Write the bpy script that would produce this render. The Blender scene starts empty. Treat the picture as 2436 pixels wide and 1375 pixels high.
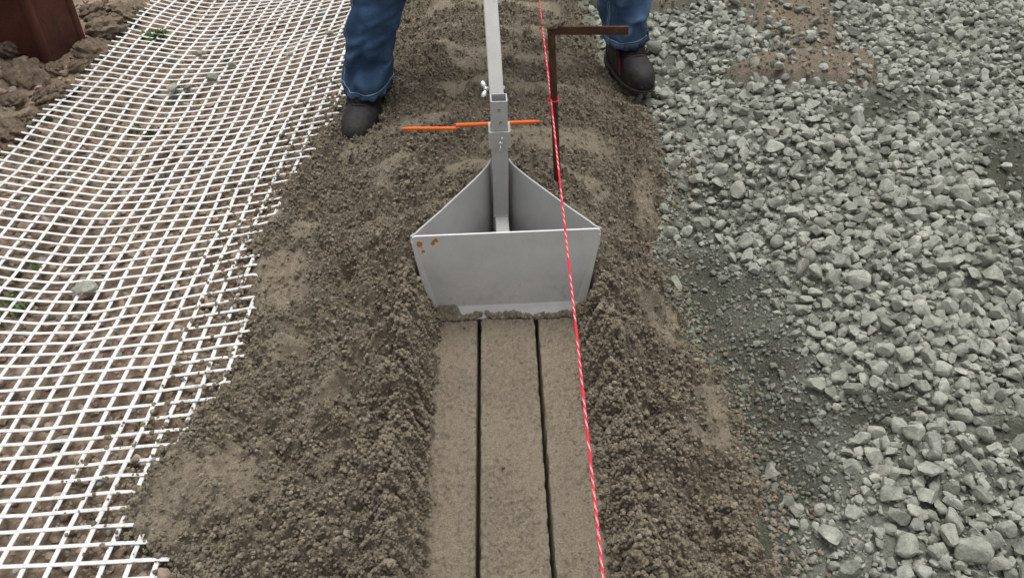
import bpy, bmesh, math, random
import numpy as np
from mathutils import Vector, Matrix, Quaternion
R = math.radians
random.seed(7)
RNG = np.random.default_rng(11)
SC = bpy.context.scene
COL = SC.collection

# ------------------------------------------------------------------ camera
CAM_H, CAM_X, YAW, PITCH, FPX = 1.4, -0.027, R(1.43), R(41.0), 2027.0
cd = bpy.data.cameras.new('camera'); cam = bpy.data.objects.new('camera', cd); COL.objects.link(cam)
cd.sensor_width = 36.0; cd.lens = 36.0 * FPX / 2436.0; cd.clip_start = 0.02; cd.clip_end = 500
cam.location = (CAM_X, 0, CAM_H); cam.rotation_euler = (math.pi / 2 - PITCH, 0, -YAW)
SC.camera = cam
# ------------------------------------------------------------------ overcast light
SUN_EL, SUN_AZ = R(78), R(15)            # azimuth clockwise from +Y (north)
w = bpy.data.worlds.new('World'); SC.world = w; w.use_nodes = True
nt = w.node_tree; nt.nodes.clear()
sky = nt.nodes.new('ShaderNodeTexSky'); sky.sky_type = 'NISHITA'; sky.sun_disc = False
sky.sun_elevation = SUN_EL; sky.sun_rotation = SUN_AZ; sky.dust_density = 4.0; sky.air_density = 1.0; sky.ozone_density = 1.0
hs = nt.nodes.new('ShaderNodeHueSaturation'); hs.inputs['Saturation'].default_value = 0.12
bg = nt.nodes.new('ShaderNodeBackground'); bg.inputs['Strength'].default_value = 0.125
wo = nt.nodes.new('ShaderNodeOutputWorld')
nt.links.new(sky.outputs[0], hs.inputs['Color']); nt.links.new(hs.outputs[0], bg.inputs[0]); nt.links.new(bg.outputs[0], wo.inputs[0])
sd = bpy.data.lights.new('sun', 'SUN'); sd.energy = 1.5; sd.angle = R(38); sd.color = (1.0, 0.97, 0.93)
sun = bpy.data.objects.new('sun', sd); COL.objects.link(sun); sun.location = (0, 0, 8)
sdir = Vector((math.sin(SUN_AZ) * math.cos(SUN_EL), math.cos(SUN_AZ) * math.cos(SUN_EL), math.sin(SUN_EL)))
sun.rotation_euler = sdir.to_track_quat('Z', 'Y').to_euler()
vs = SC.view_settings; vs.view_transform = 'Standard'; vs.look = 'None'; vs.gamma = 1; vs.exposure = 0.22; vs.use_curve_mapping = False

# ------------------------------------------------------------------ pixel -> world
FW = Vector((math.sin(YAW) * math.cos(PITCH), math.cos(YAW) * math.cos(PITCH), -math.sin(PITCH)))
RT = Vector((math.cos(YAW), -math.sin(YAW), 0)); UP = RT.cross(FW); CO = Vector((CAM_X, 0, CAM_H))
def ray(px, py): return FW + RT * ((px - 1218) / FPX) - UP * ((py - 687.5) / FPX)
def at(px, py, z=0.0):
    d = ray(px, py); return CO + d * ((z - CO.z) / d.z)
def atY(px, py, Y):
    d = ray(px, py); return CO + d * ((Y - CO.y) / d.y)
def project(P):
    Q = P - np.array(CO); d = Q @ np.array(FW)
    return 1218 + FPX * (Q @ np.array(RT)) / d, 687.5 - FPX * (Q @ np.array(UP)) / d, d

# ------------------------------------------------------------------ noise (numpy)
def hsh(ix, iy, s):
    h = (ix.astype(np.int64) * 374761393 + iy.astype(np.int64) * 668265263 + s * 2147483647 + 1013904223) & 0xFFFFFFFF
    h = ((h ^ (h >> 13)) * 1274126177) & 0xFFFFFFFF
    h = ((h ^ (h >> 16)) * 2246822519) & 0xFFFFFFFF
    return ((h ^ (h >> 15)) & 0xFFFFFF) / float(0x1000000)
def perlin(x, y, s=0):
    ix = np.floor(x); iy = np.floor(y); fx = x - ix; fy = y - iy
    u = fx * fx * fx * (fx * (fx * 6 - 15) + 10); v = fy * fy * fy * (fy * (fy * 6 - 15) + 10)
    def g(a, b):
        t = hsh(ix + a, iy + b, s) * 2 * np.pi
        return np.cos(t) * (fx - a) + np.sin(t) * (fy - b)
    return ((g(0, 0) * (1 - u) + g(1, 0) * u) * (1 - v) + (g(0, 1) * (1 - u) + g(1, 1) * u) * v) * 1.5
def fbm(x, y, o=4, s=0):
    r = 0; a = 1.0
    for k in range(o):
        r = r + a * perlin(x * 2 ** k + k * 7.3, y * 2 ** k - k * 3.1, s + k); a *= 0.5
    return r
def worley(x, y, s=0):
    ix = np.floor(x); iy = np.floor(y); f1 = np.full(x.shape, 9.0); f2 = np.full(x.shape, 9.0); cid = np.zeros(x.shape)
    for a in (-1, 0, 1):
        for b in (-1, 0, 1):
            cx = ix + a; cy = iy + b
            px = cx + hsh(cx, cy, s); py = cy + hsh(cx, cy, s + 17)
            d = np.sqrt((px - x) ** 2 + (py - y) ** 2); m = d < f1
            f2 = np.where(m, f1, np.minimum(f2, d)); cid = np.where(m, hsh(cx, cy, s + 31), cid); f1 = np.where(m, d, f1)
    return f1, f2, cid
def lumps(x, y, size, s):
    wx = x + size * 0.35 * perlin(x / size * 0.9, y / size * 0.9, s + 5); wy = y + size * 0.35 * perlin(x / size * 0.9 + 9, y / size * 0.9, s + 6)
    f1, f2, c = worley(wx / size, wy / size, s)
    return np.clip(1 - (f1 / 0.85) ** 2, 0, 1) * (0.35 + 0.65 * sstep(0, 0.35, f2 - f1)) * (0.4 + 0.6 * c)
def sstep(a, b, x):
    t = np.clip((x - a) / (b - a), 0, 1); return t * t * (3 - 2 * t)

# ------------------------------------------------------------------ object helpers
def mesh_np(name, V, F, mat=None, smooth=True, attrs=None):
    V = np.asarray(V, dtype=np.float32); F = np.asarray(F, dtype=np.int32); k = F.shape[1]
    me = bpy.data.meshes.new(name); me.vertices.add(len(V)); me.vertices.foreach_set('co', V.ravel())
    me.loops.add(F.size); me.loops.foreach_set('vertex_index', F.ravel())
    me.polygons.add(len(F)); me.polygons.foreach_set('loop_start', np.arange(0, F.size, k, dtype=np.int32))
    me.polygons.foreach_set('loop_total', np.full(len(F), k, dtype=np.int32))
    me.polygons.foreach_set('use_smooth', np.full(len(F), smooth, dtype=bool))
    for n, a in (attrs or {}).items():
        at_ = me.attributes.new(n, 'FLOAT', 'POINT'); at_.data.foreach_set('value', np.asarray(a, dtype=np.float32).ravel())
    me.update(calc_edges=True); me.validate()
    if mat: me.materials.append(mat)
    return me
def add(name, me, parent=None, loc=None, rot=None):
    o = bpy.data.objects.new(name, me); COL.objects.link(o)
    if parent: o.parent = parent
    if loc is not None: o.location = loc
    if rot is not None: o.rotation_euler = rot
    return o
def tag(o, label=None, cat=None, group=None, kind=None):
    if label: o['label'] = label
    if cat: o['category'] = cat
    if group: o['group'] = group
    if kind: o['kind'] = kind
    return o
def bm_obj(name, bm, mat, parent=None, smooth=False, bevel=0, angle=None):
    if bevel:
        bmesh.ops.bevel(bm, geom=list(bm.edges), offset=bevel, segments=2, affect='EDGES', profile=0.5)
    bmesh.ops.recalc_face_normals(bm, faces=bm.faces)
    me = bpy.data.meshes.new(name); bm.to_mesh(me); bm.free(); me.materials.append(mat)
    if smooth or angle:
        me.polygons.foreach_set('use_smooth', [True] * len(me.polygons))
        if angle: me.set_sharp_from_angle(angle=R(angle))
    return add(name, me, parent)
def box(bm, c, s, M=None):
    vs_ = bmesh.ops.create_cube(bm, size=1)['verts']
    for v in vs_:
        v.co = Vector((v.co.x * s[0], v.co.y * s[1], v.co.z * s[2])) + Vector(c)
        if M: v.co = M @ v.co
    return vs_
def tube(bm, pts, rads, n=12, cap=True):
    """lofted round tube through pts"""
    rings = []; pts = [Vector(p) for p in pts]; prev = None
    for i, p in enumerate(pts):
        t = (pts[min(i + 1, len(pts) - 1)] - pts[max(i - 1, 0)]).normalized()
        if prev is None:
            a = Vector((0, 0, 1)) if abs(t.z) < 0.9 else Vector((1, 0, 0)); u = t.cross(a).normalized()
        else:
            u = (prev - t * prev.dot(t)).normalized()
        prev = u; v = t.cross(u); r = rads[i] if hasattr(rads, '__len__') else rads
        rings.append([bm.verts.new(p + u * (math.cos(2 * math.pi * k / n) * r) + v * (math.sin(2 * math.pi * k / n) * r)) for k in range(n)])
    for a, b in zip(rings, rings[1:]):
        for k in range(n): bm.faces.new((a[k], a[(k + 1) % n], b[(k + 1) % n], b[k]))
    if cap: bm.faces.new(rings[0][::-1]); bm.faces.new(rings[-1])
    return rings
def grid_mesh(name, xs, ys, Z, mat, attrs=None):
    nx, ny = len(xs), len(ys); X, Y = np.meshgrid(xs, ys)
    V = np.stack([X.ravel(), Y.ravel(), Z.ravel()], 1)
    i = np.arange(nx * ny).reshape(ny, nx)
    F = np.stack([i[:-1, :-1], i[:-1, 1:], i[1:, 1:], i[1:, :-1]], -1).reshape(-1, 4)
    return mesh_np(name, V, F, mat, True, attrs)

# ------------------------------------------------------------------ materials
class Mat:
    def __init__(s, name, rough=0.8, metal=0.0, spec=0.3):
        s.m = bpy.data.materials.new(name); s.m.use_nodes = True; s.t = s.m.node_tree; s.n = s.t.nodes
        s.b = s.n['Principled BSDF']; s.b.inputs['Roughness'].default_value = rough; s.b.inputs['Metallic'].default_value = metal
        s.b.inputs['Specular IOR Level'].default_value = spec
        s.co = s.n.new('ShaderNodeTexCoord').outputs['Object']
    def link(s, a, b): s.t.links.new(a, b)
    def noise(s, scale, detail=4, rough=0.55, vec=None, dist=0.0):
        n = s.n.new('ShaderNodeTexNoise'); n.inputs['Scale'].default_value = scale; n.inputs['Detail'].default_value = detail
        n.inputs['Roughness'].default_value = rough; n.inputs['Distortion'].default_value = dist; s.link(vec or s.co, n.inputs['Vector']); return n.outputs['Fac']
    def vor(s, scale, feat='F1', out='Distance'):
        n = s.n.new('ShaderNodeTexVoronoi'); n.feature = feat; n.inputs['Scale'].default_value = scale; s.link(s.co, n.inputs['Vector']); return n.outputs[out]
    def attr(s, name):
        n = s.n.new('ShaderNodeAttribute'); n.attribute_name = name; return n.outputs['Fac']
    def rand(s): return s.n.new('ShaderNodeObjectInfo').outputs['Random']
    def ramp(s, f, stops):
        n = s.n.new('ShaderNodeValToRGB'); e = n.color_ramp.elements
        while len(e) < len(stops): e.new(0.5)
        for el, (p, c) in zip(e, stops):
            el.position = p; el.color = (c, c, c, 1) if not hasattr(c, '__len__') else (*c, 1)
        s.link(f, n.inputs[0]); return n.outputs[0]
    def mix(s, f, a, b, mode='MIX'):
        n = s.n.new('ShaderNodeMix'); n.data_type = 'RGBA'; n.blend_type = mode
        for k, v in ((0, f), (6, a), (7, b)):
            if hasattr(v, 'is_linked'): s.link(v, n.inputs[k])
            elif k == 0: n.inputs[0].default_value = v
            else: n.inputs[k].default_value = (*v, 1)
        return n.outputs[2]
    def math(s, op, a, b=0.0):
        n = s.n.new('ShaderNodeMath'); n.operation = op
        for k, v in ((0, a), (1, b)):
            if hasattr(v, 'is_linked'): s.link(v, n.inputs[k])
            else: n.inputs[k].default_value = v
        return n.outputs[0]
    def col(s, c):
        if hasattr(c, 'is_linked'): s.link(c, s.b.inputs['Base Color'])
        else: s.b.inputs['Base Color'].default_value = (*c, 1)
        return s
    def rough(s, f): s.link(f, s.b.inputs['Roughness']); return s
    def bump(s, f, dist, strength=1.0):
        n = s.n.new('ShaderNodeBump'); n.inputs['Distance'].default_value = dist; n.inputs['Strength'].default_value = strength
        s.link(f, n.inputs['Height'])
        prev = s.b.inputs['Normal'].links
        if prev: s.link(prev[0].from_socket, n.inputs['Normal'])
        s.link(n.outputs[0], s.b.inputs['Normal']); return s

def m_soil():
    m = Mat('damp_sandy_soil', 0.92, spec=0.2)
    a = m.ramp(m.noise(2.2, 5), [(0.36, (0.243, 0.212, 0.160)), (0.64, (0.325, 0.277, 0.203))])
    f = m.ramp(m.noise(70, 6, 0.7), [(0.3, 0.72), (0.7, 1.10)])
    c = m.mix(1.0, a, f, 'MULTIPLY')
    dry = m.mix(m.math('MULTIPLY', m.attr('compact'), 0.6), c, (0.375, 0.319, 0.239))
    g = m.ramp(m.noise(330, 3, 0.6), [(0.34, 0.72), (0.66, 1.22)])
    c = m.mix(1.0, dry, g, 'MULTIPLY')
    sp = m.ramp(m.vor(160), [(0.10, 1.0), (0.16, 0.0)]); sel = m.ramp(m.noise(60, 1), [(0.64, 0.0), (0.68, 1.0)])
    c = m.mix(m.math('MULTIPLY', sp, sel), c, (0.40, 0.36, 0.29))
    m.col(c); m.bump(m.noise(520, 3, 0.7), 0.003); m.bump(m.noise(200, 5, 0.7), 0.005); return m.m
def m_crumb():
    m = Mat('damp_sand_crumb', 0.93, spec=0.18)
    a = m.ramp(m.rand(), [(0.0, (0.20, 0.173, 0.130)), (0.5, (0.262, 0.224, 0.165)), (0.96, (0.325, 0.277, 0.205)), (0.992, (0.40, 0.37, 0.31))])
    f = m.ramp(m.noise(2.2, 4, 0.7), [(0.3, 0.75), (0.7, 1.15)])
    m.col(m.mix(1.0, a, f, 'MULTIPLY')); m.bump(m.noise(3.5, 4, 0.7), 0.0015); return m.m
def m_dirt(name='brown_stony_earth', k=1.0, d=1.0):
    m = Mat(name, 0.95, spec=0.15)
    a = m.ramp(m.noise(4.5, 5), [(0.36, (0.235 * d, 0.185 * d, 0.138 * d)), (0.62, (0.38 * d, 0.295 * d, 0.215 * d))])
    f = m.ramp(m.noise(110 * k, 6, 0.75), [(0.3, 0.55), (0.7, 1.25)])
    m.col(m.mix(1.0, a, f, 'MULTIPLY')); m.bump(m.noise(260 * k, 5, 0.7), 0.005); return m.m
def m_rubble(name='brown_rubble_stone', k=1.0):
    m = Mat(name, 0.9, spec=0.2)
    r = m.math('FRACT', m.math('ADD', m.attr('tint'), m.rand()))
    a = m.ramp(r, [(0.0, (0.32, 0.245, 0.185)), (0.3, (0.41, 0.315, 0.24)), (0.55, (0.44, 0.33, 0.26)), (0.78, (0.27, 0.21, 0.16)), (0.9, (0.42, 0.37, 0.31)), (0.97, (0.27, 0.285, 0.26))])
    f = m.ramp(m.noise(90 * k, 5, 0.7), [(0.3, 0.7), (0.7, 1.15)])
    m.col(m.mix(1.0, a, f, 'MULTIPLY')); m.bump(m.noise(220 * k, 4, 0.7), 0.002); return m.m
def m_gravel(name='crushed_green_grey_stone', lift=1.0, k=1.0):
    m = Mat(name, 0.88, spec=0.25)
    r = m.math('FRACT', m.math('ADD', m.attr('tint'), m.rand()))
    cs = [(0.0, (0.255, 0.266, 0.224)), (0.2, (0.32, 0.332, 0.285)), (0.42, (0.385, 0.395, 0.342)), (0.62, (0.29, 0.30, 0.253)), (0.8, (0.345, 0.347, 0.296)), (0.92, (0.21, 0.22, 0.184))]
    a = m.ramp(r, [(p, tuple(x * lift for x in c)) for p, c in cs])
    f = m.ramp(m.noise(34 * k, 5, 0.65), [(0.32, 0.70), (0.68, 1.16)])
    c = m.mix(1.0, a, f, 'MULTIPLY')
    d = m.ramp(m.noise(210 * k, 3, 0.6), [(0.35, 0.80), (0.65, 1.14)])
    c = m.mix(1.0, c, d, 'MULTIPLY')
    c = m.mix(m.math('MULTIPLY', m.attr('damp'), 0.75), c, (0.12, 0.124, 0.097))
    m.col(c); m.bump(m.noise(110 * k, 6, 0.7), 0.004); return m.m
def m_fines():
    m = Mat('grey_green_stone_fines', 0.93, spec=0.2)
    a = m.ramp(m.noise(6, 5), [(0.35, (0.185, 0.193, 0.158)), (0.65, (0.275, 0.283, 0.233))])
    a = m.mix(m.attr('damp'), a, (0.105, 0.108, 0.082))
    f = m.ramp(m.noise(140, 6, 0.75), [(0.3, 0.55), (0.7, 1.3)])
    c = m.mix(1.0, a, f, 'MULTIPLY')
    c = m.mix(m.math('MULTIPLY', m.attr('brown'), 0.9), c, (0.245, 0.20, 0.148))
    sp = m.ramp(m.vor(120), [(0.12, 1.0), (0.2, 0.0)])
    c = m.mix(m.math('MULTIPLY', sp, 0.35), c, (0.36, 0.37, 0.32))
    m.col(c); m.bump(m.noise(300, 5, 0.75), 0.005); m.bump(m.vor(150), 0.003); return m.m
def m_paint(name, base, stain=True):
    m = Mat(name, 0.55, spec=0.35)
    f = m.ramp(m.noise(14, 4, 0.6), [(0.3, 0.9), (0.7, 1.05)])
    g = m.ramp(m.noise(450, 2, 0.5), [(0.35, 0.94), (0.65, 1.05)])
    c = m.mix(1.0, m.mix(1.0, base, f, 'MULTIPLY'), g, 'MULTIPLY')
    if stain:
        d = m.ramp(m.noise(22, 6, 0.75, dist=0.6), [(0.66, 0.0), (0.78, 0.45)])
        c = m.mix(d, c, (0.30, 0.25, 0.19))
    m.col(c); m.bump(m.noise(600, 2), 0.0003, 0.6); return m
def m_simple(name, c, rough=0.7, metal=0.0, nz=60, amp=0.2, spec=0.3, bump=0.0, bscale=300):
    m = Mat(name, rough, metal, spec)
    f = m.ramp(m.noise(nz, 5, 0.65), [(0.3, 1 - amp), (0.7, 1 + amp)])
    m.col(m.mix(1.0, c, f, 'MULTIPLY'))
    if bump: m.bump(m.noise(bscale, 4, 0.6), bump)
    return m.m
def m_rust(name, c1, c2, sc=18):
    m = Mat(name, 0.85, 0.0, 0.3)
    a = m.ramp(m.noise(sc, 7, 0.7), [(0.3, c1), (0.7, c2)])
    f = m.ramp(m.noise(260, 4, 0.7), [(0.3, 0.7), (0.7, 1.2)])
    c = m.mix(1.0, a, f, 'MULTIPLY'); d = m.ramp(m.noise(9, 6, 0.7), [(0.62, 0.0), (0.72, 0.6)])
    m.col(m.mix(d, c, (0.13, 0.085, 0.055))); m.bump(m.noise(380, 4, 0.7), 0.0012); return m.m
def m_geogrid():
    m = Mat('white_coated_geogrid', 0.5, spec=0.4)
    f = m.ramp(m.noise(5, 4, 0.6), [(0.35, 0.0), (0.75, 0.35)])
    c = m.mix(f, (0.79, 0.79, 0.785), (0.65, 0.61, 0.52))
    spl = m.ramp(m.noise(55, 6, 0.8), [(0.50, 0.0), (0.72, 0.85)])
    mask = m.math('MULTIPLY', spl, m.math('ADD', m.math('MULTIPLY', m.attr('dirty'), 0.95), 0.2))
    m.col(m.mix(mask, c, (0.19, 0.145, 0.10))); m.bump(m.noise(500, 3), 0.0006); return m.m
def m_denim():
    m = Mat('blue_denim', 0.9, spec=0.15)
    a = m.ramp(m.noise(9, 5, 0.6), [(0.32, (0.022, 0.047, 0.098)), (0.68, (0.055, 0.105, 0.195))])
    g = m.ramp(m.noise(700, 3, 0.6), [(0.3, 0.65), (0.7, 1.4)])
    c = m.mix(1.0, a, g, 'MULTIPLY')
    c = m.mix(m.math('MULTIPLY', m.attr('fade'), 0.6), c, (0.15, 0.23, 0.36))
    dust = m.ramp(m.noise(28, 6, 0.8), [(0.58, 0.0), (0.8, 0.4)])
    c = m.mix(m.math('MULTIPLY', dust, m.attr('muddy')), c, (0.24, 0.20, 0.16))
    m.col(c); m.bump(m.noise(900, 2), 0.0008); return m.m
def m_boot():
    m = Mat('worn_black_leather', 0.62, spec=0.35)
    a = m.ramp(m.noise(40, 6, 0.7), [(0.35, (0.012, 0.011, 0.011)), (0.7, (0.034, 0.030, 0.029))])
    d = m.ramp(m.noise(60, 7, 0.8, dist=0.5), [(0.50, 0.0), (0.76, 0.65)])
    c = m.mix(m.math('MULTIPLY', d, m.attr('scuff')), a, (0.20, 0.18, 0.16))
    m.col(c); m.bump(m.noise(240, 4, 0.6), 0.0012); return m.m
def m_string():
    m = Mat('red_white_twine', 0.6, spec=0.3)
    c = m.mix(m.attr('fleck'), (0.80, 0.025, 0.055), (0.86, 0.70, 0.70)); m.col(c); return m.m

M_SOIL, M_DIRT, M_RUB, M_GRAV, M_FINES = m_soil(), m_dirt(), m_rubble(), m_gravel(lift=1.27), m_fines()
M_CRUMB = m_crumb()
M_GRAV_U, M_RUB_U, M_DIRT_U = m_gravel('crushed_stone_piece', 1.30, 0.024), m_rubble('brown_rubble_piece', 0.016), m_dirt('earth_clod', 0.05, 0.72)
M_PAINT = m_paint('grey_painted_steel', (0.50, 0.50, 0.487), False).m
M_PAINT_LIGHT = m_paint('pale_grey_painted_steel', (0.60, 0.60, 0.583), False).m
M_SIDE = m_paint('side_lip_paint', (0.70, 0.70, 0.685), False).m
M_ZINC = m_simple('bright_zinc', (0.78, 0.80, 0.82), 0.28, 0.9, 80, 0.1)
M_ORANGE = m_simple('orange_paint', (0.85, 0.155, 0.02), 0.5, 0, 120, 0.1, bump=0.0006)
M_RUST = m_rust('rusty_bar', (0.040, 0.022, 0.016), (0.125, 0.062, 0.034), 40)
M_PILE = m_rust('rusty_sheet_steel', (0.055, 0.021, 0.016), (0.16, 0.058, 0.037), 7)
M_GRID = m_geogrid(); M_DENIM = m_denim(); M_BOOT = m_boot()
M_STITCH = m_simple('pale_stitching', (0.30, 0.37, 0.47), 0.9, 0, 500, 0.5)
M_SOLE = m_simple('boot_rubber', (0.05, 0.044, 0.04), 0.85, 0, 60, 0.4, bump=0.001)
M_RED = m_simple('red_boot_trim', (0.12, 0.018, 0.016), 0.8, 0, 200, 0.5)
M_STRAP = m_simple('boot_strap_leather', (0.03, 0.027, 0.028), 0.75, 0, 90, 0.35, bump=0.0008)
M_STRING = m_string()
M_LEAF = m_simple('weed_leaf', (0.07, 0.13, 0.035), 0.6, 0, 60, 0.35)
M_FAR = m_dirt(); M_FAR.name = 'site_earth'

# ------------------------------------------------------------------ terrain shapes
def bound(pts, z):
    P = [at(px, py, z) for px, py in pts]; P.sort(key=lambda p: p.y)
    return np.array([p.y for p in P]), np.array([p.x for p in P])
LB = bound([(470, 1420), (440, 1370), (350, 1290), (318, 1210), (338, 1130), (420, 1050), (490, 990), (552, 935), (588, 880), (606, 800), (590, 720),
            (600, 650), (625, 580), (660, 500), (705, 430), (745, 385), (790, 330), (845, 250), (900, 150), (935, 60), (955, -10), (990, -90)], 0.02)
RB = bound([(1880, 1420), (1850, 1340), (1838, 1240), (1812, 1130), (1775, 1040), (1745, 930), (1690, 860), (1640, 770), (1612, 710), (1545, 610), (1545, 540), (1578, 430),
            (1560, 350), (1520, 260), (1455, 190), (1420, 120), (1385, 50), (1372, 0), (1360, -90)], 0.02)
def xl(Y): return np.interp(Y, *LB)
def xr(Y): return np.interp(Y, *RB)
GX, GY = bound([(1760, 1375), (1740, 1200), (1690, 1000), (1640, 860), (1600, 760), (1570, 660), (1540, 560), (1500, 400), (1430, 200), (1380, 0)], 0.0)
def base_left(x, y):
    up = sstep(0.75, 1.7, y)
    z = -0.028 + 0.010 * (1 - up) + 0.085 * np.clip((-1.14 - x) / 0.42, 0, 2) ** 1.4 * sstep(1.2, 2.0, y) + (0.022 + 0.058 * up) * np.clip((x + 1.12) / 0.55, 0, 1.1) ** 1.35
    return z + 0.012 * fbm(x * 1.5 + 3, y * 1.5, 2, 3)
def mesh_z(x, y):
    return base_left(x, y) + 0.016 + 0.008 * fbm(x * 3.0 + 11, y * 3.4, 3, 9)
def base_right(x, y):
    g = np.interp(y, GX, GY); d = x - g
    z = -0.025 - 0.035 * np.exp(-((d - 0.12) / 0.12) ** 2) * sstep(0.8, 1.1, y) * (1 - sstep(1.75, 2.1, y)) + 0.13 * sstep(0.0, 0.55, d) * (1 - 0.35 * sstep(1.9, 2.5, y)) + 0.05 * sstep(1.75, 2.2, y)
    return z + 0.032 * fbm(x * 1.9 + 5, y * 1.9, 3, 21)
TY = 1.522                          # trailing plate of the plough
AP = 0.305
def plough_w(yl):                   # half width of the plough at its top rim, yl = distance behind the plate
    return np.interp(yl, [0, 0.10, 0.155, 0.21, 0.255, AP], [0.212, 0.142, 0.106, 0.070, 0.042, 0.018])
PATCH = [(at(px, py, 0.04), ra, rb) for px, py, ra, rb in ((655, 690, 0.075, 0.15), (470, 1165, 0.15, 0.11), (410, 1230, 0.09, 0.07), (690, 850, 0.06, 0.05), (760, 1000, 0.05, 0.05), (640, 520, 0.05, 0.06), (730, 585, 0.04, 0.05), (800, 1120, 0.05, 0.03),
         (1715, 930, 0.045, 0.11), (1575, 745, 0.05, 0.08), (1535, 470, 0.04, 0.10), (1660, 1010, 0.05, 0.06), (860, 400, 0.06, 0.06))]
def soil(x, y, fine=True):
    """height of the sandy bed and how compact its surface is"""
    L, Rr = xl(y), xr(y)
    L = L + 0.025 * fbm(x * 0 + 3.1, y * 9, 3, 41) + 0.016 * fbm(x * 30, y * 30, 3, 45); Rr = Rr + 0.03 * fbm(x * 0 + 7.7, y * 9, 3, 43) + 0.03 * fbm(x * 22, y * 22, 3, 47)
    ax = np.abs(x); left = x < 0
    tl = np.clip((x - L) / (-0.2 - L), 0, 1); tr = np.clip((x - Rr) / (0.2 - Rr), 0, 1)
    t = np.where(left, tl, tr); edge = np.where(left, x - L, Rr - x)
    g0 = np.where(left, base_left(x, y), np.minimum(base_right(x, y), 0.03))
    crest = 0.092 + 0.03 * fbm(y * 4 + np.where(left, 0, 50), y * 0 + 0.3, 3, 51)
    near = g0 + sstep(-0.012, 0.02, edge) * 0.024 + (crest - 0.028) * t ** 1.5 * 0.95
    near = near + (0.030 * fbm(x * 6, y * 6, 3, 61) + 0.034 * fbm(x * 12 + 4, y * 9, 3, 63)) * sstep(0, 0.4, t) + 0.034 * np.exp(-((t - 0.97) / np.where(left, 0.13, 0.2)) ** 2) * (1 + 0.8 * fbm(y * 12 + np.where(left, 5, 60), x * 6, 2, 65))
    # screeded trench with leaning banks
    wob = -0.004 + 0.016 * fbm(y * 11 + np.where(left, 0, 33), x * 0, 3, 71) + 0.012 * fbm(y * 38 + np.where(left, 0, 33), x * 20, 2, 73)
    flo = 0.166 + wob; slope = sstep(0.0, 0.062, ax - flo)
    tren = slope * near
    # untouched bed ahead of the plough
    dc = np.maximum(0, ax - 0.16); width = np.where(left, -0.16 - L, Rr - 0.16)
    tf = np.clip(1 - dc / np.maximum(width, 0.05), 0, 1)
    ph = y * 2 * np.pi / 0.235 + 1.3 * perlin(x * 2.5, y * 1.5, 81) + 0.6 * x
    ph = ph + 2.6 * fbm(x * 3, y * 3.2, 2, 83)
    far = g0 * (1 - tf) + sstep(-0.012, 0.02, edge) * 0.022 + 0.115 * sstep(0, 1, tf) * (1 - 0.25 * sstep(2.3, 3.2, y)) + 0.008 * np.sin(ph) * sstep(0.2, 0.8, tf) + 0.02 * fbm(x * 5, y * 5, 3, 91)
    ahead = sstep(TY + 0.02, TY + 0.36, y + 0.25 * np.clip(ax - 0.2, 0, 0.3))
    cr_, sr_ = math.cos(R(2.0)), math.sin(R(2.0)); lx_ = x * cr_ + (y - TY) * sr_; yl = -x * sr_ + (y - TY) * cr_
    axl = np.abs(lx_); inp = (yl > -0.022) & (yl < AP + 0.02)
    heap = 0.045 * np.exp(-((axl - plough_w(np.clip(yl, 0, AP)) - 0.05) / 0.09) ** 2) * sstep(-0.12, 0.08, yl) * (1 - sstep(AP, AP + 0.25, yl))
    z = np.where(yl < -0.012, tren, near) * (1 - ahead) + far * ahead + heap * sstep(0.17, 0.2, ax + np.where(yl > -0.012, 1, 0))
    # masks
    smooth_far = np.clip(sstep(0.15, 0.7, 0.7 * np.sin(ph + 0.5) + 0.9 * fbm(x * 6, y * 8, 2, 95)) * sstep(0.3, 0.7, tf) + 0.0, 0, 1) * ahead
    pat = np.zeros(np.shape(x)); wv_ = 0.6 * fbm(x * 9, y * 9, 3, 105) + 0.35 * fbm(x * 40, y * 40, 3, 107)
    for c, ra, rb in PATCH: pat = np.maximum(pat, sstep(1.05, 0.7, np.sqrt(((x - c.x) / ra) ** 2 + ((y - c.y) / rb) ** 2) + wv_))
    floor = (1 - sstep(0.0, 0.012, ax - flo + 0.004)) * (yl < -0.012)
    comp = np.clip(np.maximum(smooth_far * 0.9, pat * 0.8), 0, 1) * (1 - floor)
    if fine:
        comp = np.clip(comp + 0.35 * fbm(x * 28, y * 28, 3, 119) * (comp > 0.02) * (comp < 0.98), 0, 1); cr = 1 - 0.85 * comp
        wall = slope * (1 - sstep(0.06, 0.12, ax - flo)) * (yl < -0.012)
        xs_, ys_ = x, y
        l = 0.026 * lumps(xs_, ys_, 0.052, 1) + 0.022 * lumps(xs_, ys_, 0.024, 2) + 0.014 * lumps(xs_, ys_, 0.0105, 3)
        l = l + 0.006 * fbm(x * 75, y * 75, 2, 7)
        z = z + (l - 0.015) * cr * (1 - floor) * (0.35 + 0.65 * sstep(0, 0.05, edge)) + comp * 0.0016 * fbm(x * 70, y * 70, 2, 8)
        z = z + wall * 0.03 * fbm(x * 14, (y + 0.5 * ax) * 55, 3, 15)
        # trench floor: pressed sand with torn pits
        clus = fbm(x * 7 + 2, y * 5, 3, 112); pits = sstep(0.06, 0.22, fbm(x * 80, y * 100, 2, 111) - 0.06 + 0.7 * clus)
        crk = 1 - sstep(0.02, 0.08, np.abs(fbm(x * 26, y * 34, 3, 117))); pits = np.maximum(pits, crk * sstep(-0.3, 0.15, clus + 0.3 * fbm(x * 14, y * 14, 2, 118)))
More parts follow.
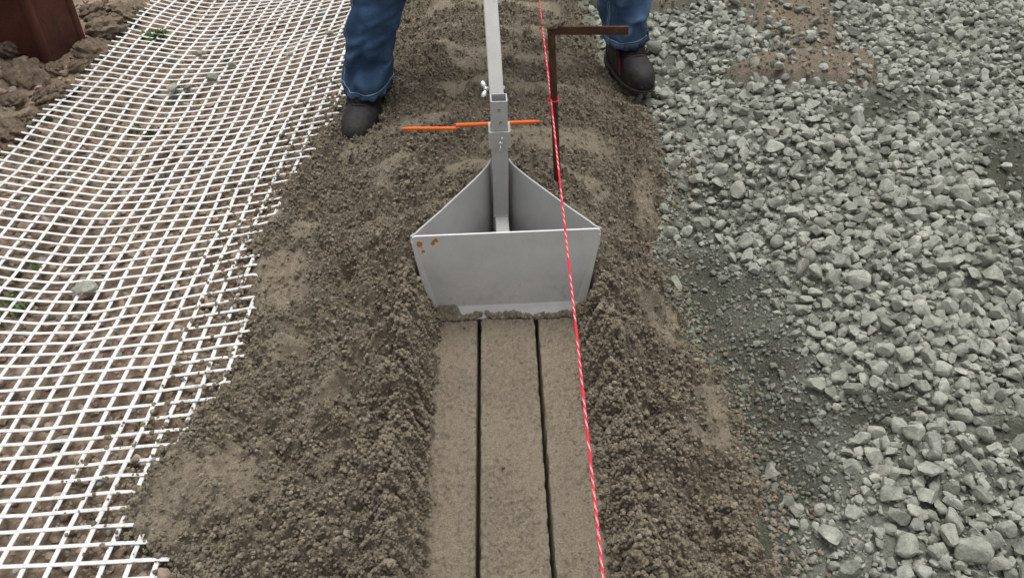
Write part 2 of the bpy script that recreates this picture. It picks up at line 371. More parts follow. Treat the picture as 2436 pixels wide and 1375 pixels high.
        z = np.where(floor > 0, z * (1 - floor) + floor * (0.0010 * fbm(x * 80, y * 80, 2, 113) + 0.003 * fbm(x * 9, y * 5, 2, 116) - pits * 0.0055 + 0.004 + (0.0015 + 0.005 * pits) * lumps(x, y, 0.011, 4) + 0.003 * lumps(x, y, 0.021, 5) - 0.010 * np.exp(-((np.abs(ax - 0.0685)) / 0.006) ** 2) * sstep(0.0, 0.5, fbm(x * 50, y * 40, 2, 125))), z)
        cut = np.abs(ax - 0.0685 - 0.0016 * fbm(y * 25 + (x > 0) * 9, x * 0, 3, 121)) < 0.0042 + 0.0012 * fbm(y * 60 + (x > 0) * 31, x * 40, 2, 123)
        z = np.where(cut & (yl < 0.004), -0.14, z)
        comp = np.clip(comp + floor * 1.0, 0, 1)
    # the plough keeps soil out of its hollow
    wt = plough_w(np.clip(yl, 0, AP)); wb = wt * 0.88
    lim = np.where(axl < wb + 0.009, -0.004, 0.24 * (axl - wb - 0.009) / np.maximum(wt - wb, 0.003) - 0.006)
    lim = np.where(yl > AP - 0.02, np.where(axl < 0.03, -0.004, 9), lim)
    z = np.where(inp, np.minimum(z, np.maximum(lim, -0.004)), z)
    # outside the bed the sheet dives under the ground
    z = z - 0.10 * sstep(0.0, -0.03, edge + 0.004)
    return z, comp, edge

# far ground sheet reaching the horizon
bm = bmesh.new(); bmesh.ops.create_grid(bm, x_segments=40, y_segments=40, size=150)
for v in bm.verts: v.co.z = -0.16
tag(bm_obj('ground', bm, M_FAR), kind='structure')

def graded(y0, y1, d0, p):
    ys = [y0]
    while ys[-1] < y1: ys.append(ys[-1] + d0 * max(1.0, ys[-1] / 0.8) ** p)
    return np.array(ys)
# stony earth on the left, under the geogrid
xs = np.arange(-3.4, -0.2, 0.011); ys = graded(0.2, 5.2, 0.009, 0.6); X, Y = np.meshgrid(xs, ys)
def dirt_h(x, y):
    return base_left(x, y) + 0.016 * fbm(x * 9, y * 9, 4, 131) + 0.012 * lumps(x, y, 0.05, 12) + 0.006 * lumps(x, y, 0.025, 13) - 0.016 \
        - 0.06 * sstep(0.06, 0.12, x - xl(y)) - 0.15 * np.maximum(sstep(-3.2, -3.4, x), np.maximum(sstep(0.35, 0.2, y), sstep(4.9, 5.2, y)))
dirt = tag(add('earth_ground', grid_mesh('earth_ground', xs, ys, dirt_h(X, Y), M_DIRT)), 'brown stony earth beneath the white grid', kind='structure')
# gravel bed on the right
BROWN = [((1870, 70), 0.17, 0.2), ((1960, 185), 0.17, 0.11), ((1850, 215), 0.16, 0.06), ((1600, 10), 0.10, 0.10)]
BP = [(at(p[0], p[1], 0.07), a, b) for p, a, b in BROWN]
def brown_m(x, y):
    m = np.zeros(np.shape(x))
    for c, a, b in BP:
        d = np.sqrt(((x - c.x) / a) ** 2 + ((y - c.y) / (b * 1.5)) ** 2) + 0.35 * fbm(x * 9, y * 9, 3, 141)
        m = np.maximum(m, sstep(1.0, 0.75, d))
    return m
DAMP = [((1600, 610), 0.17, 0.2), ((1650, 680), 0.22, 0.19), ((1740, 830), 0.19, 0.17), ((1830, 970), 0.16, 0.15), ((1890, 1120), 0.11, 0.12), ((2080, 1010), 0.10, 0.05), ((2090, 300), 0.16, 0.12), ((2400, 470), 0.13, 0.2), ((1600, 600), 0.12, 0.12), ((2050, 350), 0.2, 0.08), ((1850, 1280), 0.06, 0.1), ((2420, 1100), 0.1, 0.05)]
DP = [(at(p[0], p[1], 0.03), a, b) for p, a, b in DAMP]
def damp_m(x, y):
    m = np.zeros(np.shape(x))
    for c, a, b in DP:
        d = np.sqrt(((x - c.x) / a) ** 2 + ((y - c.y) / b) ** 2) + 0.3 * fbm(x * 6, y * 6, 3, 151)
        m = np.maximum(m, sstep(1.1, 0.45, d))
    return m
xs = np.arange(0.1, 3.4, 0.010); ys = graded(0.2, 5.2, 0.009, 0.6); X, Y = np.meshgrid(xs, ys)
def grav_h(x, y):
    b = brown_m(x, y)
    return base_right(x, y) + (1 - b) * (0.006 * lumps(x, y, 0.022, 14) + 0.004 * lumps(x, y, 0.012, 15)) + b * (0.035 + 0.012 * lumps(x, y, 0.02, 16) + 0.01 * lumps(x, y, 0.011, 18)) \
        + 0.008 * fbm(x * 14, y * 14, 3, 161) - 0.12 * sstep(0.06, 0.14, xr(y) - x) - 0.2 * np.maximum(sstep(3.2, 3.4, x), np.maximum(sstep(0.35, 0.2, y), sstep(4.9, 5.2, y)))
gravel = tag(add('gravel_ground', grid_mesh('gravel_ground', xs, ys, grav_h(X, Y), M_FINES, {'damp': damp_m(X, Y).ravel(), 'brown': brown_m(X, Y).ravel()})), 'grey green crushed stone beside the sandy bed', kind='structure')
# sandy bed
e = 0.0685
xs = np.unique(np.round(np.concatenate([np.arange(-0.86, -0.3, 0.0029), np.arange(-0.3, 0.3, 0.0026), np.arange(0.3, 0.62, 0.0029)] +
     [[s * e - 0.0064, s * e - 0.0048, s * e - 0.002, s * e + 0.002, s * e + 0.0048, s * e + 0.0064] for s in (-1, 1)]), 5))
ys = graded(0.55, 4.6, 0.0027, 0.75); X, Y = np.meshgrid(xs, ys)
Z, CP, ED = soil(X, Y)
bed = tag(add('sand_bed', grid_mesh('sand_bed', xs, ys, Z, M_SOIL, {'compact': CP.ravel()})), 'damp sandy bed with a screeded strip and two grooves', kind='structure')
def soil_at(x, y):
    i = np.clip(np.searchsorted(xs, x), 0, len(xs) - 1); j = np.clip(np.searchsorted(ys, y), 0, len(ys) - 1)
    return Z[j, i], CP[j, i], ED[j, i]

# ------------------------------------------------------------------ stones
def ico(sub):
    bm = bmesh.new(); bmesh.ops.create_icosphere(bm, subdivisions=sub, radius=1)
    V = np.array([v.co[:] for v in bm.verts]); F = np.array([[v.index for v in f.verts] for f in bm.faces]); bm.free(); return V, F
def rock(sub, rng, cuts=9, lo=0.45, hi=0.8):
    V, F = ico(sub); V = V.copy()
    for _ in range(cuts):
        n = rng.normal(size=3); n /= np.linalg.norm(n); d = rng.uniform(lo, hi)
        s = V @ n; V -= np.outer(np.clip(s - d, 0, None) * 0.96, n)
    V += 0.03 * rng.normal(size=V.shape) * (0.4 if sub > 2 else 0.8)
    V *= np.array([1.0, rng.uniform(0.68, 0.95), rng.uniform(0.5, 0.8)]); V /= np.abs(V).max()
    return V, F
def rotm(rng, n, tilt=0.5):
    a = rng.uniform(0, 2 * np.pi, n); t = rng.normal(size=(n, 2)) * tilt
    ca, sa = np.cos(a), np.sin(a); Rz = np.zeros((n, 3, 3)); Rz[:, 0, 0] = ca; Rz[:, 0, 1] = -sa; Rz[:, 1, 0] = sa; Rz[:, 1, 1] = ca; Rz[:, 2, 2] = 1
    cx, sx = np.cos(t[:, 0]), np.sin(t[:, 0]); Rx = np.zeros((n, 3, 3)); Rx[:, 0, 0] = 1; Rx[:, 1, 1] = cx; Rx[:, 1, 2] = -sx; Rx[:, 2, 1] = sx; Rx[:, 2, 2] = cx
    cy, sy = np.cos(t[:, 1]), np.sin(t[:, 1]); Ry = np.zeros((n, 3, 3)); Ry[:, 1, 1] = 1; Ry[:, 0, 0] = cy; Ry[:, 0, 2] = sy; Ry[:, 2, 0] = -sy; Ry[:, 2, 2] = cy
    return Rz @ Rx @ Ry, (a, t)
def scatter_mesh(name, P, S, protos, rng, mat, extra=None, tilt=0.5, sharp=34):
    """all stones of a kind in one mesh: P centres, S radii"""
    VV, FF, T, D, off = [], [], [], [], 0; n = len(P); pid = rng.integers(0, len(protos), n); RM, _ = rotm(rng, n, tilt)
    for k, (V, F) in enumerate(protos):
        m = np.where(pid == k)[0]
        if not len(m): continue
        v = np.einsum('nij,vj->nvi', RM[m], V) * S[m][:, None, None] + P[m][:, None, :]
        f = F[None] + (np.arange(len(m)) * len(V))[:, None, None] + off
        VV.append(v.reshape(-1, 3)); FF.append(f.reshape(-1, 3)); off += len(m) * len(V)
        T.append(np.repeat(rng.uniform(0, 1, len(m)), len(V))); D.append(np.repeat((extra[m] if extra is not None else np.zeros(len(m))), len(V)))
    me = mesh_np(name, np.concatenate(VV), np.concatenate(FF), mat, True, {'tint': np.concatenate(T), 'damp': np.concatenate(D), 'compact': np.concatenate(D) * 0})
    if sharp: me.set_sharp_from_angle(angle=R(sharp))
    return me
def proto_mesh(name, VF, mat, tint):
    V, F = VF; me = mesh_np(name, V, F, mat, True, {'tint': np.full(len(V), tint), 'damp': np.zeros(len(V))}); me.set_sharp_from_angle(angle=R(30)); return me

def pack(rng, sizes, xy_fn, over=0.82, cell=0.08):
    """sequential packing, largest first"""
    H = {}; out = []
    for r in sorted(sizes, reverse=True):
        for _ in range(9):
            p = xy_fn(r)
            if p is None: continue
            x, y = p; i, j = int(x // cell), int(y // cell); ok = True
            for a in (-1, 0, 1):
                for b in (-1, 0, 1):
                    for (qx, qy, qr) in H.get((i + a, j + b), ()):
                        if (x - qx) ** 2 + (y - qy) ** 2 < ((r + qr) * over) ** 2: ok = False; break
                    if not ok: break
                if not ok: break
            if ok:
                H.setdefault((i, j), []).append((x, y, r)); out.append((x, y, r)); break
    return np.array(out)
def in_frame(x, y, mx, my=0.25):
    u, v, d = project(np.array([[x, y, 0.03]])); return -mx < u[0] < 2436 + mx and -my * 1375 < v[0] < 1375 * (1 + my) and y > 0.45
prnd = random.Random(5)
LXs = np.arange(0.1, 3.6, 0.012); LYs = np.arange(0.3, 4.7, 0.012); LXX, LYY = np.meshgrid(LXs, LYs); L_D, L_B = damp_m(LXX, LYY), brown_m(LXX, LYY)
def look(x, y): i = min(len(LXs) - 1, max(0, int((x - 0.1) / 0.012))); j = min(len(LYs) - 1, max(0, int((y - 0.3) / 0.012))); return L_D[j, i], L_B[j, i]
def grav_xy(r):
    y = 0.5 + 3.9 * prnd.random() ** 1.1; x = prnd.uniform(0.25, 0.75 + 0.62 * y)
    lo = float(np.interp(y, *RB))
    if x < lo + 0.01 + r * 0.7 or not in_frame(x, y, 420, 0.12): return None
    d, b = look(x, y)
    if b > 0.35 and prnd.random() > 0.13: return None
    if d > 0.35 and prnd.random() > (0.07 if r > 0.012 else 0.4): return None
    gap = min(1.0, max(0.0, 1.9 - (x - lo) / 0.14)) * (1 - min(1, max(0, (y - 1.80) / 0.3)))
    if prnd.random() < gap * (0.9 if r > 0.009 else 0.45): return None
    if r > 0.0215 and y > 1.9 and prnd.random() < 0.75: return None
    return x, y
rg = np.random.default_rng(3)
G = np.concatenate([pack(rg, np.concatenate([rg.uniform(0.023, 0.029, 80), rg.uniform(0.015, 0.0225, 1400), rg.uniform(0.0095, 0.015, 4200)]), grav_xy, 0.68),
                    pack(rg, np.concatenate([rg.uniform(0.0085, 0.012, 1700), rg.uniform(0.005, 0.009, 3400)]), grav_xy, 0.62)])
gz = grav_h(G[:, 0], G[:, 1]) + G[:, 2] * rg.uniform(0.05, 0.6, len(G)) + np.where(G[:, 2] < 0.013, 0.001, 0.006)
gd = np.clip(damp_m(G[:, 0], G[:, 1]) * rg.uniform(0.4, 1.1, len(G)), 0, 1)
GP = np.stack([G[:, 0], G[:, 1], gz], 1); u, v, d = project(GP)
vis = (u > 0) & (u < 2436) & (v > 0) & (v < 1375); show = np.where(vis, G[:, 2] / d, 0)
order = np.argsort(-show); top = order[:300]; rest = order[300:]
protos3 = [rock(3, rg, rg.integers(9, 15), 0.42, 0.78) for _ in range(26)]
PM = [proto_mesh('stone', p, M_GRAV_U, rg.uniform(0, 1)) for p in protos3]
def place(name, me, parent, p, r, rng, tilt=0.55):
    o = add(name, me, parent, p, (rng.normal() * tilt, rng.normal() * tilt, rng.uniform(0, 6.28))); o.scale = (r, r, r); return o
for k in top: place('stone', PM[rg.integers(0, len(PM))], gravel, GP[k], G[k, 2] * 1.12, rg)
p2 = [rock(2, rg, rg.integers(8, 13), 0.45, 0.8) for _ in range(24)]; p1 = [rock(1, rg, 7, 0.5, 0.85) for _ in range(20)]
big = rest[G[rest, 2] > 0.0165]; sml = rest[G[rest, 2] <= 0.0165]
tag(add('loose_stones', scatter_mesh('loose_stones', GP[big], G[big, 2] * 1.12, p2, rg, M_GRAV, gd[big]), gravel), 'smaller crushed stones filling the gravel', kind='stuff')
tag(add('fine_gravel', scatter_mesh('fine_gravel', GP[sml], G[sml, 2] * 1.12, p1, rg, M_GRAV, gd[sml]), gravel), 'fine gravel between the stones', kind='stuff')
# chips
n = 12000; cy = 0.5 + 3.3 * rg.random(n) ** 1.4; cx = rg.uniform(0.25, 1, n) * (0.7 + 0.62 * cy)
cy2 = rg.uniform(0.6, 2.1, 6000); cy = np.concatenate([cy, cy2]); cx = np.concatenate([cx, xr(cy2) + 0.4 * rg.random(6000) ** 1.3])
ok = (cx > xr(cy) + 0.005) & (brown_m(cx, cy) < 0.5); cx, cy = cx[ok], cy[ok]
cs = 0.0015 + 0.0055 * rg.random(len(cx)) ** 3
def hull20(rng):
    t = (1 + 5 ** 0.5) / 2
    V = np.array([(-1, t, 0), (1, t, 0), (-1, -t, 0), (1, -t, 0), (0, -1, t), (0, 1, t), (0, -1, -t), (0, 1, -t), (t, 0, -1), (t, 0, 1), (-t, 0, -1), (-t, 0, 1)], float) / 1.9
    F = np.array([(0, 11, 5), (0, 5, 1), (0, 1, 7), (0, 7, 10), (0, 10, 11), (1, 5, 9), (5, 11, 4), (11, 10, 2), (10, 7, 6), (7, 1, 8), (3, 9, 4), (3, 4, 2), (3, 2, 6), (3, 6, 8), (3, 8, 9), (4, 9, 5), (2, 4, 11), (6, 2, 10), (8, 6, 7), (9, 8, 1)])
    V = V * (1 + 0.32 * rng.normal(size=(12, 1))).clip(0.4) + 0.16 * rng.normal(size=(12, 3)); V *= np.array([1.1, rng.uniform(.6, 1), rng.uniform(.5, .9)]); return V, F
chips = [hull20(rg) for _ in range(16)]
CPt = np.stack([cx, cy, grav_h(cx, cy) + cs * 0.4], 1)
tag(add('stone_chips', scatter_mesh('stone_chips', CPt, cs, chips, rg, M_GRAV, np.clip(damp_m(cx, cy) * rg.uniform(0.45, 1.1, len(cx)), 0, 1), sharp=None), gravel), 'stone chips and grit between the stones', kind='stuff')

# rubble in the earth on the left
def dirt_xy(r):
    y = 0.45 + 3.6 * prnd.random() ** 1.1; x = prnd.uniform(-(0.78 + 0.62 * y), -0.35)
    hi = float(np.interp(y, *LB))
    if x > hi + 0.03 or not in_frame(x, y, 420, 0.12): return None
    if r > 0.017 and x > -1.5 and prnd.random() > 0.35: return None
    return x, y
rd = np.random.default_rng(8)
sizes = np.concatenate([rd.uniform(0.02, 0.032, 60), rd.uniform(0.013, 0.022, 550), rd.uniform(0.007, 0.014, 2300), rd.uniform(0.004, 0.008, 2600)])
D = pack(rd, sizes, dirt_xy, 0.78); dzv = dirt_h(D[:, 0], D[:, 1]) + D[:, 2] * rd.uniform(-0.15, 0.3, len(D))
cap = np.where((D[:, 0] > -1.54) & (D[:, 0] < -0.4), mesh_z(D[:, 0], D[:, 1]) - D[:, 2] * 0.72 - 0.001, 9); dzv = np.minimum(dzv, cap)
DPt = np.stack([D[:, 0], D[:, 1], dzv], 1); u, v, d = project(DPt)
vis = (u > 0) & (u < 2436) & (v > 0) & (v < 1375); order = np.argsort(-np.where(vis, D[:, 2] / d, 0)); top = order[:280]; rest = order[280:]
PR = [proto_mesh('rubble_stone', rock(2, rd, rd.integers(8, 12), 0.5, 0.85), M_RUB_U, rd.uniform(0, 1)) for _ in range(18)]
for k in top: place('rubble_stone', PR[rd.integers(0, len(PR))], dirt, DPt[k], D[k, 2] * 1.08, rd, 0.4)
tag(add('rubble', scatter_mesh('rubble', DPt[rest], D[rest, 2] * 1.08, [rock(1, rd, 7, 0.5, 0.85) for _ in range(20)], rd, M_RUB, tilt=0.4), dirt), 'small stones and clods in the brown earth', kind='stuff')
# large clods along the foot of the rusty piles
def clod(rng, sub=3, rough=0.16):
    V, F = ico(sub); V = V.copy(); n = np.array(V)
    f = fbm(V[:, 0] * 1.7 + V[:, 2] * 1.1 + rng.uniform(0, 50), V[:, 1] * 1.7 - V[:, 2] * 1.3, 4, 171)
    V = n * (1 + rough * 1.6 * f)[:, None]; V *= np.array([1, rng.uniform(.7, 1), rng.uniform(.5, .75)]); return V, F
CM = [proto_mesh('clod', clod(rd, 4, 0.2), M_DIRT_U, 0) for _ in range(6)]
for px, py, r in [(215, 110, 0.062), (185, 140, 0.045), (60, 185, 0.075), (110, 215, 0.055), (30, 140, 0.05), (120, 155, 0.04), (95, 260, 0.05), (20, 300, 0.055), (60, 330, 0.035),
                  (150, 190, 0.04), (25, 230, 0.045), (250, 60, 0.07), (290, 25, 0.06), (225, 30, 0.06), (320, 5, 0.045), (145, 235, 0.028), (80, 285, 0.03), (40, 268, 0.026), (240, 90, 0.035)]:
    p = at(px, py, 0.06); p.z = float(dirt_h(np.array([p.x]), np.array([p.y]))[0]) + r * 0.22
    xm = -1.55 + 0.08 * (p.y - 1.4)
    if p.x > xm: p.x = xm - r * 0.5
    place('clod', CM[rd.integers(0, 6)], dirt, p, r, rd, 0.3)

# crumbs of soil on the bed
n = 250000; rc = np.random.default_rng(17); sy = 0.6 + 2.9 * rc.random(n) ** 1.5; sx = rc.uniform(-0.85, 0.6, n)
nw = 60000; n += nw; sy = np.concatenate([sy, rc.uniform(0.6, TY, nw)]); sx = np.concatenate([sx, rc.uniform(0.145, 0.245, nw) * np.where(rc.random(nw) < 0.5, -1, 1)])
z_, c_, e_ = soil_at(sx, sy); fl = (np.abs(sx) < 0.17) & (sy < TY + 0.0); inside = (np.abs(sx) < plough_w(np.clip(sy - TY, 0, AP)) + 0.004) & (sy > TY - 0.03) & (sy < TY + AP + 0.02)
keep = (e_ > -0.012) & (rc.random(n) > 0.15 + c_ * 0.83) & (~fl | (rc.random(n) < 0.18 + 0.75 * sstep(-0.05, 0.3, fbm(sx * 7 + 2, sy * 5, 3, 112) + 0.5 * fbm(sx * 30, sy * 30, 2, 127)))) & ~inside & (np.abs(np.abs(sx) - 0.0685) > 0.008)
sx, sy, z_, fl = sx[keep], sy[keep], z_[keep], fl[keep]
ss = 0.0011 + 0.0030 * rc.random(len(sx)) ** 2.2 + 0.0035 * (rc.random(len(sx)) > 0.985); ss = np.where(fl, ss * 0.72, ss)
crumb = [hull20(rc) for _ in range(20)]
def crumb_nodes(mat, seed):
    """a handful of irregular crumbs set on the points of the mesh, sized by its 'size' attribute"""
    g = bpy.data.node_groups.new('crumbs', 'GeometryNodeTree'); g.interface.new_socket('Geometry', in_out='INPUT', socket_type='NodeSocketGeometry'); g.interface.new_socket('Geometry', in_out='OUTPUT', socket_type='NodeSocketGeometry')
    N = g.nodes.new; lk = g.links.new; gi, go = N('NodeGroupInput'), N('NodeGroupOutput'); jn = N('GeometryNodeJoinGeometry')
    for k in range(7):
        ic = N('GeometryNodeMeshIcoSphere'); ic.inputs['Radius'].default_value = 1.0; ic.inputs['Subdivisions'].default_value = 2
        nz = N('ShaderNodeTexNoise'); nz.noise_dimensions = '4D'; nz.inputs['W'].default_value = seed + k * 3.7; nz.inputs['Scale'].default_value = 1.25; nz.inputs['Detail'].default_value = 3; nz.inputs['Roughness'].default_value = 0.75
        sb = N('ShaderNodeVectorMath'); sb.operation = 'SUBTRACT'; sb.inputs[1].default_value = (0.5, 0.5, 0.5); lk(nz.outputs['Color'], sb.inputs[0])
        sc = N('ShaderNodeVectorMath'); sc.operation = 'SCALE'; sc.inputs['Scale'].default_value = 2.6; lk(sb.outputs[0], sc.inputs[0])
        sp = N('GeometryNodeSetPosition'); lk(ic.outputs['Mesh'], sp.inputs['Geometry']); lk(sc.outputs[0], sp.inputs['Offset'])
        ss_ = N('GeometryNodeSetShadeSmooth'); ss_.inputs['Shade Smooth'].default_value = False; lk(sp.outputs[0], ss_.inputs[0])
        sm = N('GeometryNodeSetMaterial'); sm.inputs['Material'].default_value = mat; lk(ss_.outputs[0], sm.inputs['Geometry'])
        gt = N('GeometryNodeGeometryToInstance'); lk(sm.outputs[0], gt.inputs[0]); lk(gt.outputs[0], jn.inputs[0])
    ip = N('GeometryNodeInstanceOnPoints'); ip.inputs['Pick Instance'].default_value = True
    lk(gi.outputs[0], ip.inputs['Points']); lk(jn.outputs[0], ip.inputs['Instance'])
    ri = N('FunctionNodeRandomValue'); ri.data_type = 'INT'; ri.inputs[4].default_value = 0; ri.inputs[5].default_value = 6; lk(ri.outputs[2], ip.inputs['Instance Index'])
    rr_ = N('FunctionNodeRandomValue'); rr_.data_type = 'FLOAT_VECTOR'; rr_.inputs[0].default_value = (0, 0, 0); rr_.inputs[1].default_value = (6.28, 6.28, 6.28); rr_.inputs['Seed'].default_value = 5
    er = N('FunctionNodeEulerToRotation'); lk(rr_.outputs[0], er.inputs[0]); lk(er.outputs[0], ip.inputs['Rotation'])
    na = N('GeometryNodeInputNamedAttribute'); na.data_type = 'FLOAT'; na.inputs['Name'].default_value = 'size'; lk(na.outputs[0], ip.inputs['Scale'])
    lk(ip.outputs[0], go.inputs[0]); return g
def crumb_obj(name, P, S, parent, label, seed):
    me = bpy.data.meshes.new(name); me.vertices.add(len(P)); me.vertices.foreach_set('co', np.asarray(P, dtype=np.float32).ravel())
    q = me.attributes.new('size', 'FLOAT', 'POINT'); q.data.foreach_set('value', np.asarray(S, dtype=np.float32)); me.materials.append(M_CRUMB)
    o = tag(add(name, me, parent), label, kind='stuff'); o.modifiers.new('crumbs', 'NODES').node_group = crumb_nodes(M_CRUMB, seed); return o
crumb_obj('soil_crumbs', np.stack([sx, sy, z_ + ss * 0.05], 1), ss, bed, 'loose crumbs of damp sand', 0.0)
n = 9000; by = rc.uniform(2.3, 3.9, n); bx_ = rc.uniform(0.3, 2.0, n); kb = brown_m(bx_, by) > 0.3
ny = rc.uniform(0.6, 2.2, 1500) ; bx_ = np.concatenate([bx_[kb], xr(ny) + 0.09 * rc.random(1500) ** 1.6]); by = np.concatenate([by[kb], ny]); ss = 0.0015 + 0.005 * rc.random(len(bx_)) ** 2
crumb_obj('brown_crumbs', np.stack([bx_, by, grav_h(bx_, by) + ss * 0.4], 1), ss, gravel, 'brown sand crumbs spilled on the gravel', 40.0)
# ------------------------------------------------------------------ white geogrid
grid = tag(add('geogrid', None), 'white plastic grid mesh laid over the brown earth', 'mesh')
grid.location = (-1.06, 2.0, 0)
def ribbon(name, X, Y, Zv, side, wdt, thk, dirty):
    """flat strand with a real cross-section through the points"""
    Zv = Zv - 0.04 * sstep(0.015, 0.07, X - xl(Y)); P = np.stack([X + 1.06, Y - 2.0, Zv], 1); n = len(P); s = np.array(side) * wdt / 2; u = np.array([0, 0, thk / 2])
    ring = np.stack([P - s - u * 0.2, P - s * 0.8 + u, P + s * 0.8 + u, P + s - u * 0.2, P + s * 0.8 - u, P - s * 0.8 - u], 1).reshape(-1, 3)
    i = np.arange(n - 1)[:, None] * 6; k = np.arange(6)[None]
    F = np.stack([i + k, i + (k + 1) % 6, i + 6 + (k + 1) % 6, i + 6 + k], -1).reshape(-1, 4)
    me = mesh_np(name, ring, F, M_GRID, False, {'dirty': np.repeat(dirty, 6)}); return add(name, me, grid)
NL = 20; LX = [-0.606 - k * 0.0482 for k in range(NL)]
rgm = np.random.default_rng(23)
def skew(y): return 0.08 * (y - 1.4)
def warp(x, y): return skew(y) + 0.006 * fbm(x * 2.2 + 3, y * 2.2 + 8, 2, 181), 0.010 * fbm(x * 1.9 + 13, y * 1.9 + 5, 2, 183)
def dirt_amt(x, y): return np.clip(sstep(0.20, 0.0, xl(y) - x) * 0.95 + sstep(0.05, 0.45, fbm(x * 2.3, y * 2.3, 3, 185)) * 0.45, 0, 1)
for x0 in LX:
    y = np.arange(0.35, 4.7, 0.011); x = np.full(y.shape, x0) + 0.0015 * rgm.normal(); wx, wy = warp(x, y)
    ribbon('long_strand', x + wx, y, mesh_z(x + wx, y) + 0.0006 + 0.0009 * rgm.normal(), (1, 0, 0), 0.0098, 0.0022, dirt_amt(x, y))
y0 = 0.40
while y0 < 4.65:
    x = skew(y0) + np.arange(LX[-1] - 0.020 - 0.006 * rgm.random(), LX[0] + 0.020 + 0.01 * rgm.random(), 0.0105); y = np.full(x.shape, y0); wx, wy = warp(x, y)
    ribbon('cross_strand', x, y + wy, mesh_z(x, y + wy) + 0.0026, (0, 1, 0), 0.0086, 0.002, dirt_amt(x, y))
    y0 += 0.0375 + 0.0012 * rgm.normal()
# crumbs that fell on the grid
n = 2200; sy = rc.uniform(0.6, 2.6, n); sx = xl(sy) - 0.16 * rc.random(n) ** 2.0 - 0.005
ss = 0.0015 + 0.0045 * rc.random(n) ** 2
crumb_obj('spilled_crumbs', np.stack([sx, sy, np.where(rc.random(n) < 0.5, mesh_z(sx, sy) + 0.004, base_left(sx, sy) + 0.006)], 1), ss, dirt, 'sand crumbs spilled along the edge of the grid', 80.0)

# stones lying on the geogrid
GS = [(198, 680, 0.029, 'flat grey stone alone on the white grid, nearest to the camera'),
      (412, 216, 0.022, 'larger dark grey stone of the touching pair on the white grid'),
      (446, 208, 0.018, 'smaller grey stone touching a larger one on the white grid'),
      (506, 188, 0.022, 'rounded pale grey stone just right of the touching pair on the grid'),
      (554, 153, 0.017, 'small grey stone on the grid between the rounded stone and the jeans'),
      (474, 127, 0.016, 'small wedge shaped grey stone on the grid, farthest from the camera'),
      (688, 131, 0.014, 'small bluish stone on the grid, left of the blue jeans leg'),
      (786, 80, 0.018, 'grey stone on the grid right beside the blue jeans leg')]
for k, (px, py, r, lab) in enumerate(GS):
    p = at(px, py, 0.03)
    for _ in range(4): p = at(px, py, float(mesh_z(np.array([p.x]), np.array([p.y]))[0]) + r * 0.5)
    V, F = rock(3, rg, 12, 0.42, 0.75); V = V * np.array([1, 1, 0.85]) * r * (1.12 if k else 1.15); V[:, 2] -= V[:, 2].min()
    o = add('stone', proto_mesh('stone', (V, F), M_GRAV, [0.62, 0.05, 0.1, 0.2, 0.15, 0.05, 0.93, 0.9][k]))
    o.location = (p.x, p.y, p.z - r * 0.5 + 0.003); o.rotation_euler = (0, 0, [0.2, 2.1, 1.0, 0.4, 2.6, 1.5, 0.1, 0.7][k]); tag(o, lab, 'stone', 'grey stones on the grid')

# weeds poking through the grid
def weed(px, py, lab, n, h, seed):
    rr = random.Random(seed); p = at(px, py, 0.0); p.z = float(base_left(np.array([p.x]), np.array([p.y]))[0]) - 0.006
    root = tag(add('weed', None), lab, 'weed', 'weeds under the grid'); root.location = p
    for i in range(n):
        a = rr.uniform(0, 6.28); q = Vector((rr.uniform(-.035, .035), rr.uniform(-.045, .045), 0)); tip = q + Vector((math.cos(a) * 0.022, math.sin(a) * 0.022, h * rr.uniform(.6, 1)))
        bm = bmesh.new(); u = Vector((-math.sin(a), math.cos(a), 0)); prev = None
        for s in range(6):
            t = s / 5; c = q.lerp(tip, t) + Vector((0, 0, 0.008 * math.sin(t * 3.1))); wd = 0.0075 * math.sin(math.pi * min(0.98, 0.12 + t * 0.88)) + 0.0006
            cur = [bm.verts.new(c - u * wd + Vector((0, 0, .0015))), bm.verts.new(c), bm.verts.new(c + u * wd + Vector((0, 0, .0015)))]
            if prev:
                for k in (0, 1): bm.faces.new((prev[k], prev[k + 1], cur[k + 1], cur[k]))
            prev = cur
        bm_obj('leaf', bm, M_LEAF, root, smooth=True)
weed(365, 95, 'green weed under the far left of the white grid', 26, 0.035, 1)
weed(330, 300, 'small green weed under the grid in front of the touching pair of stones', 12, 0.022, 2)
weed(30, 725, 'green weed under the grid at the left edge, below the flat stone', 18, 0.022, 3)
weed(60, 640, 'tiny weed under the grid left of the flat grey stone', 9, 0.016, 4)

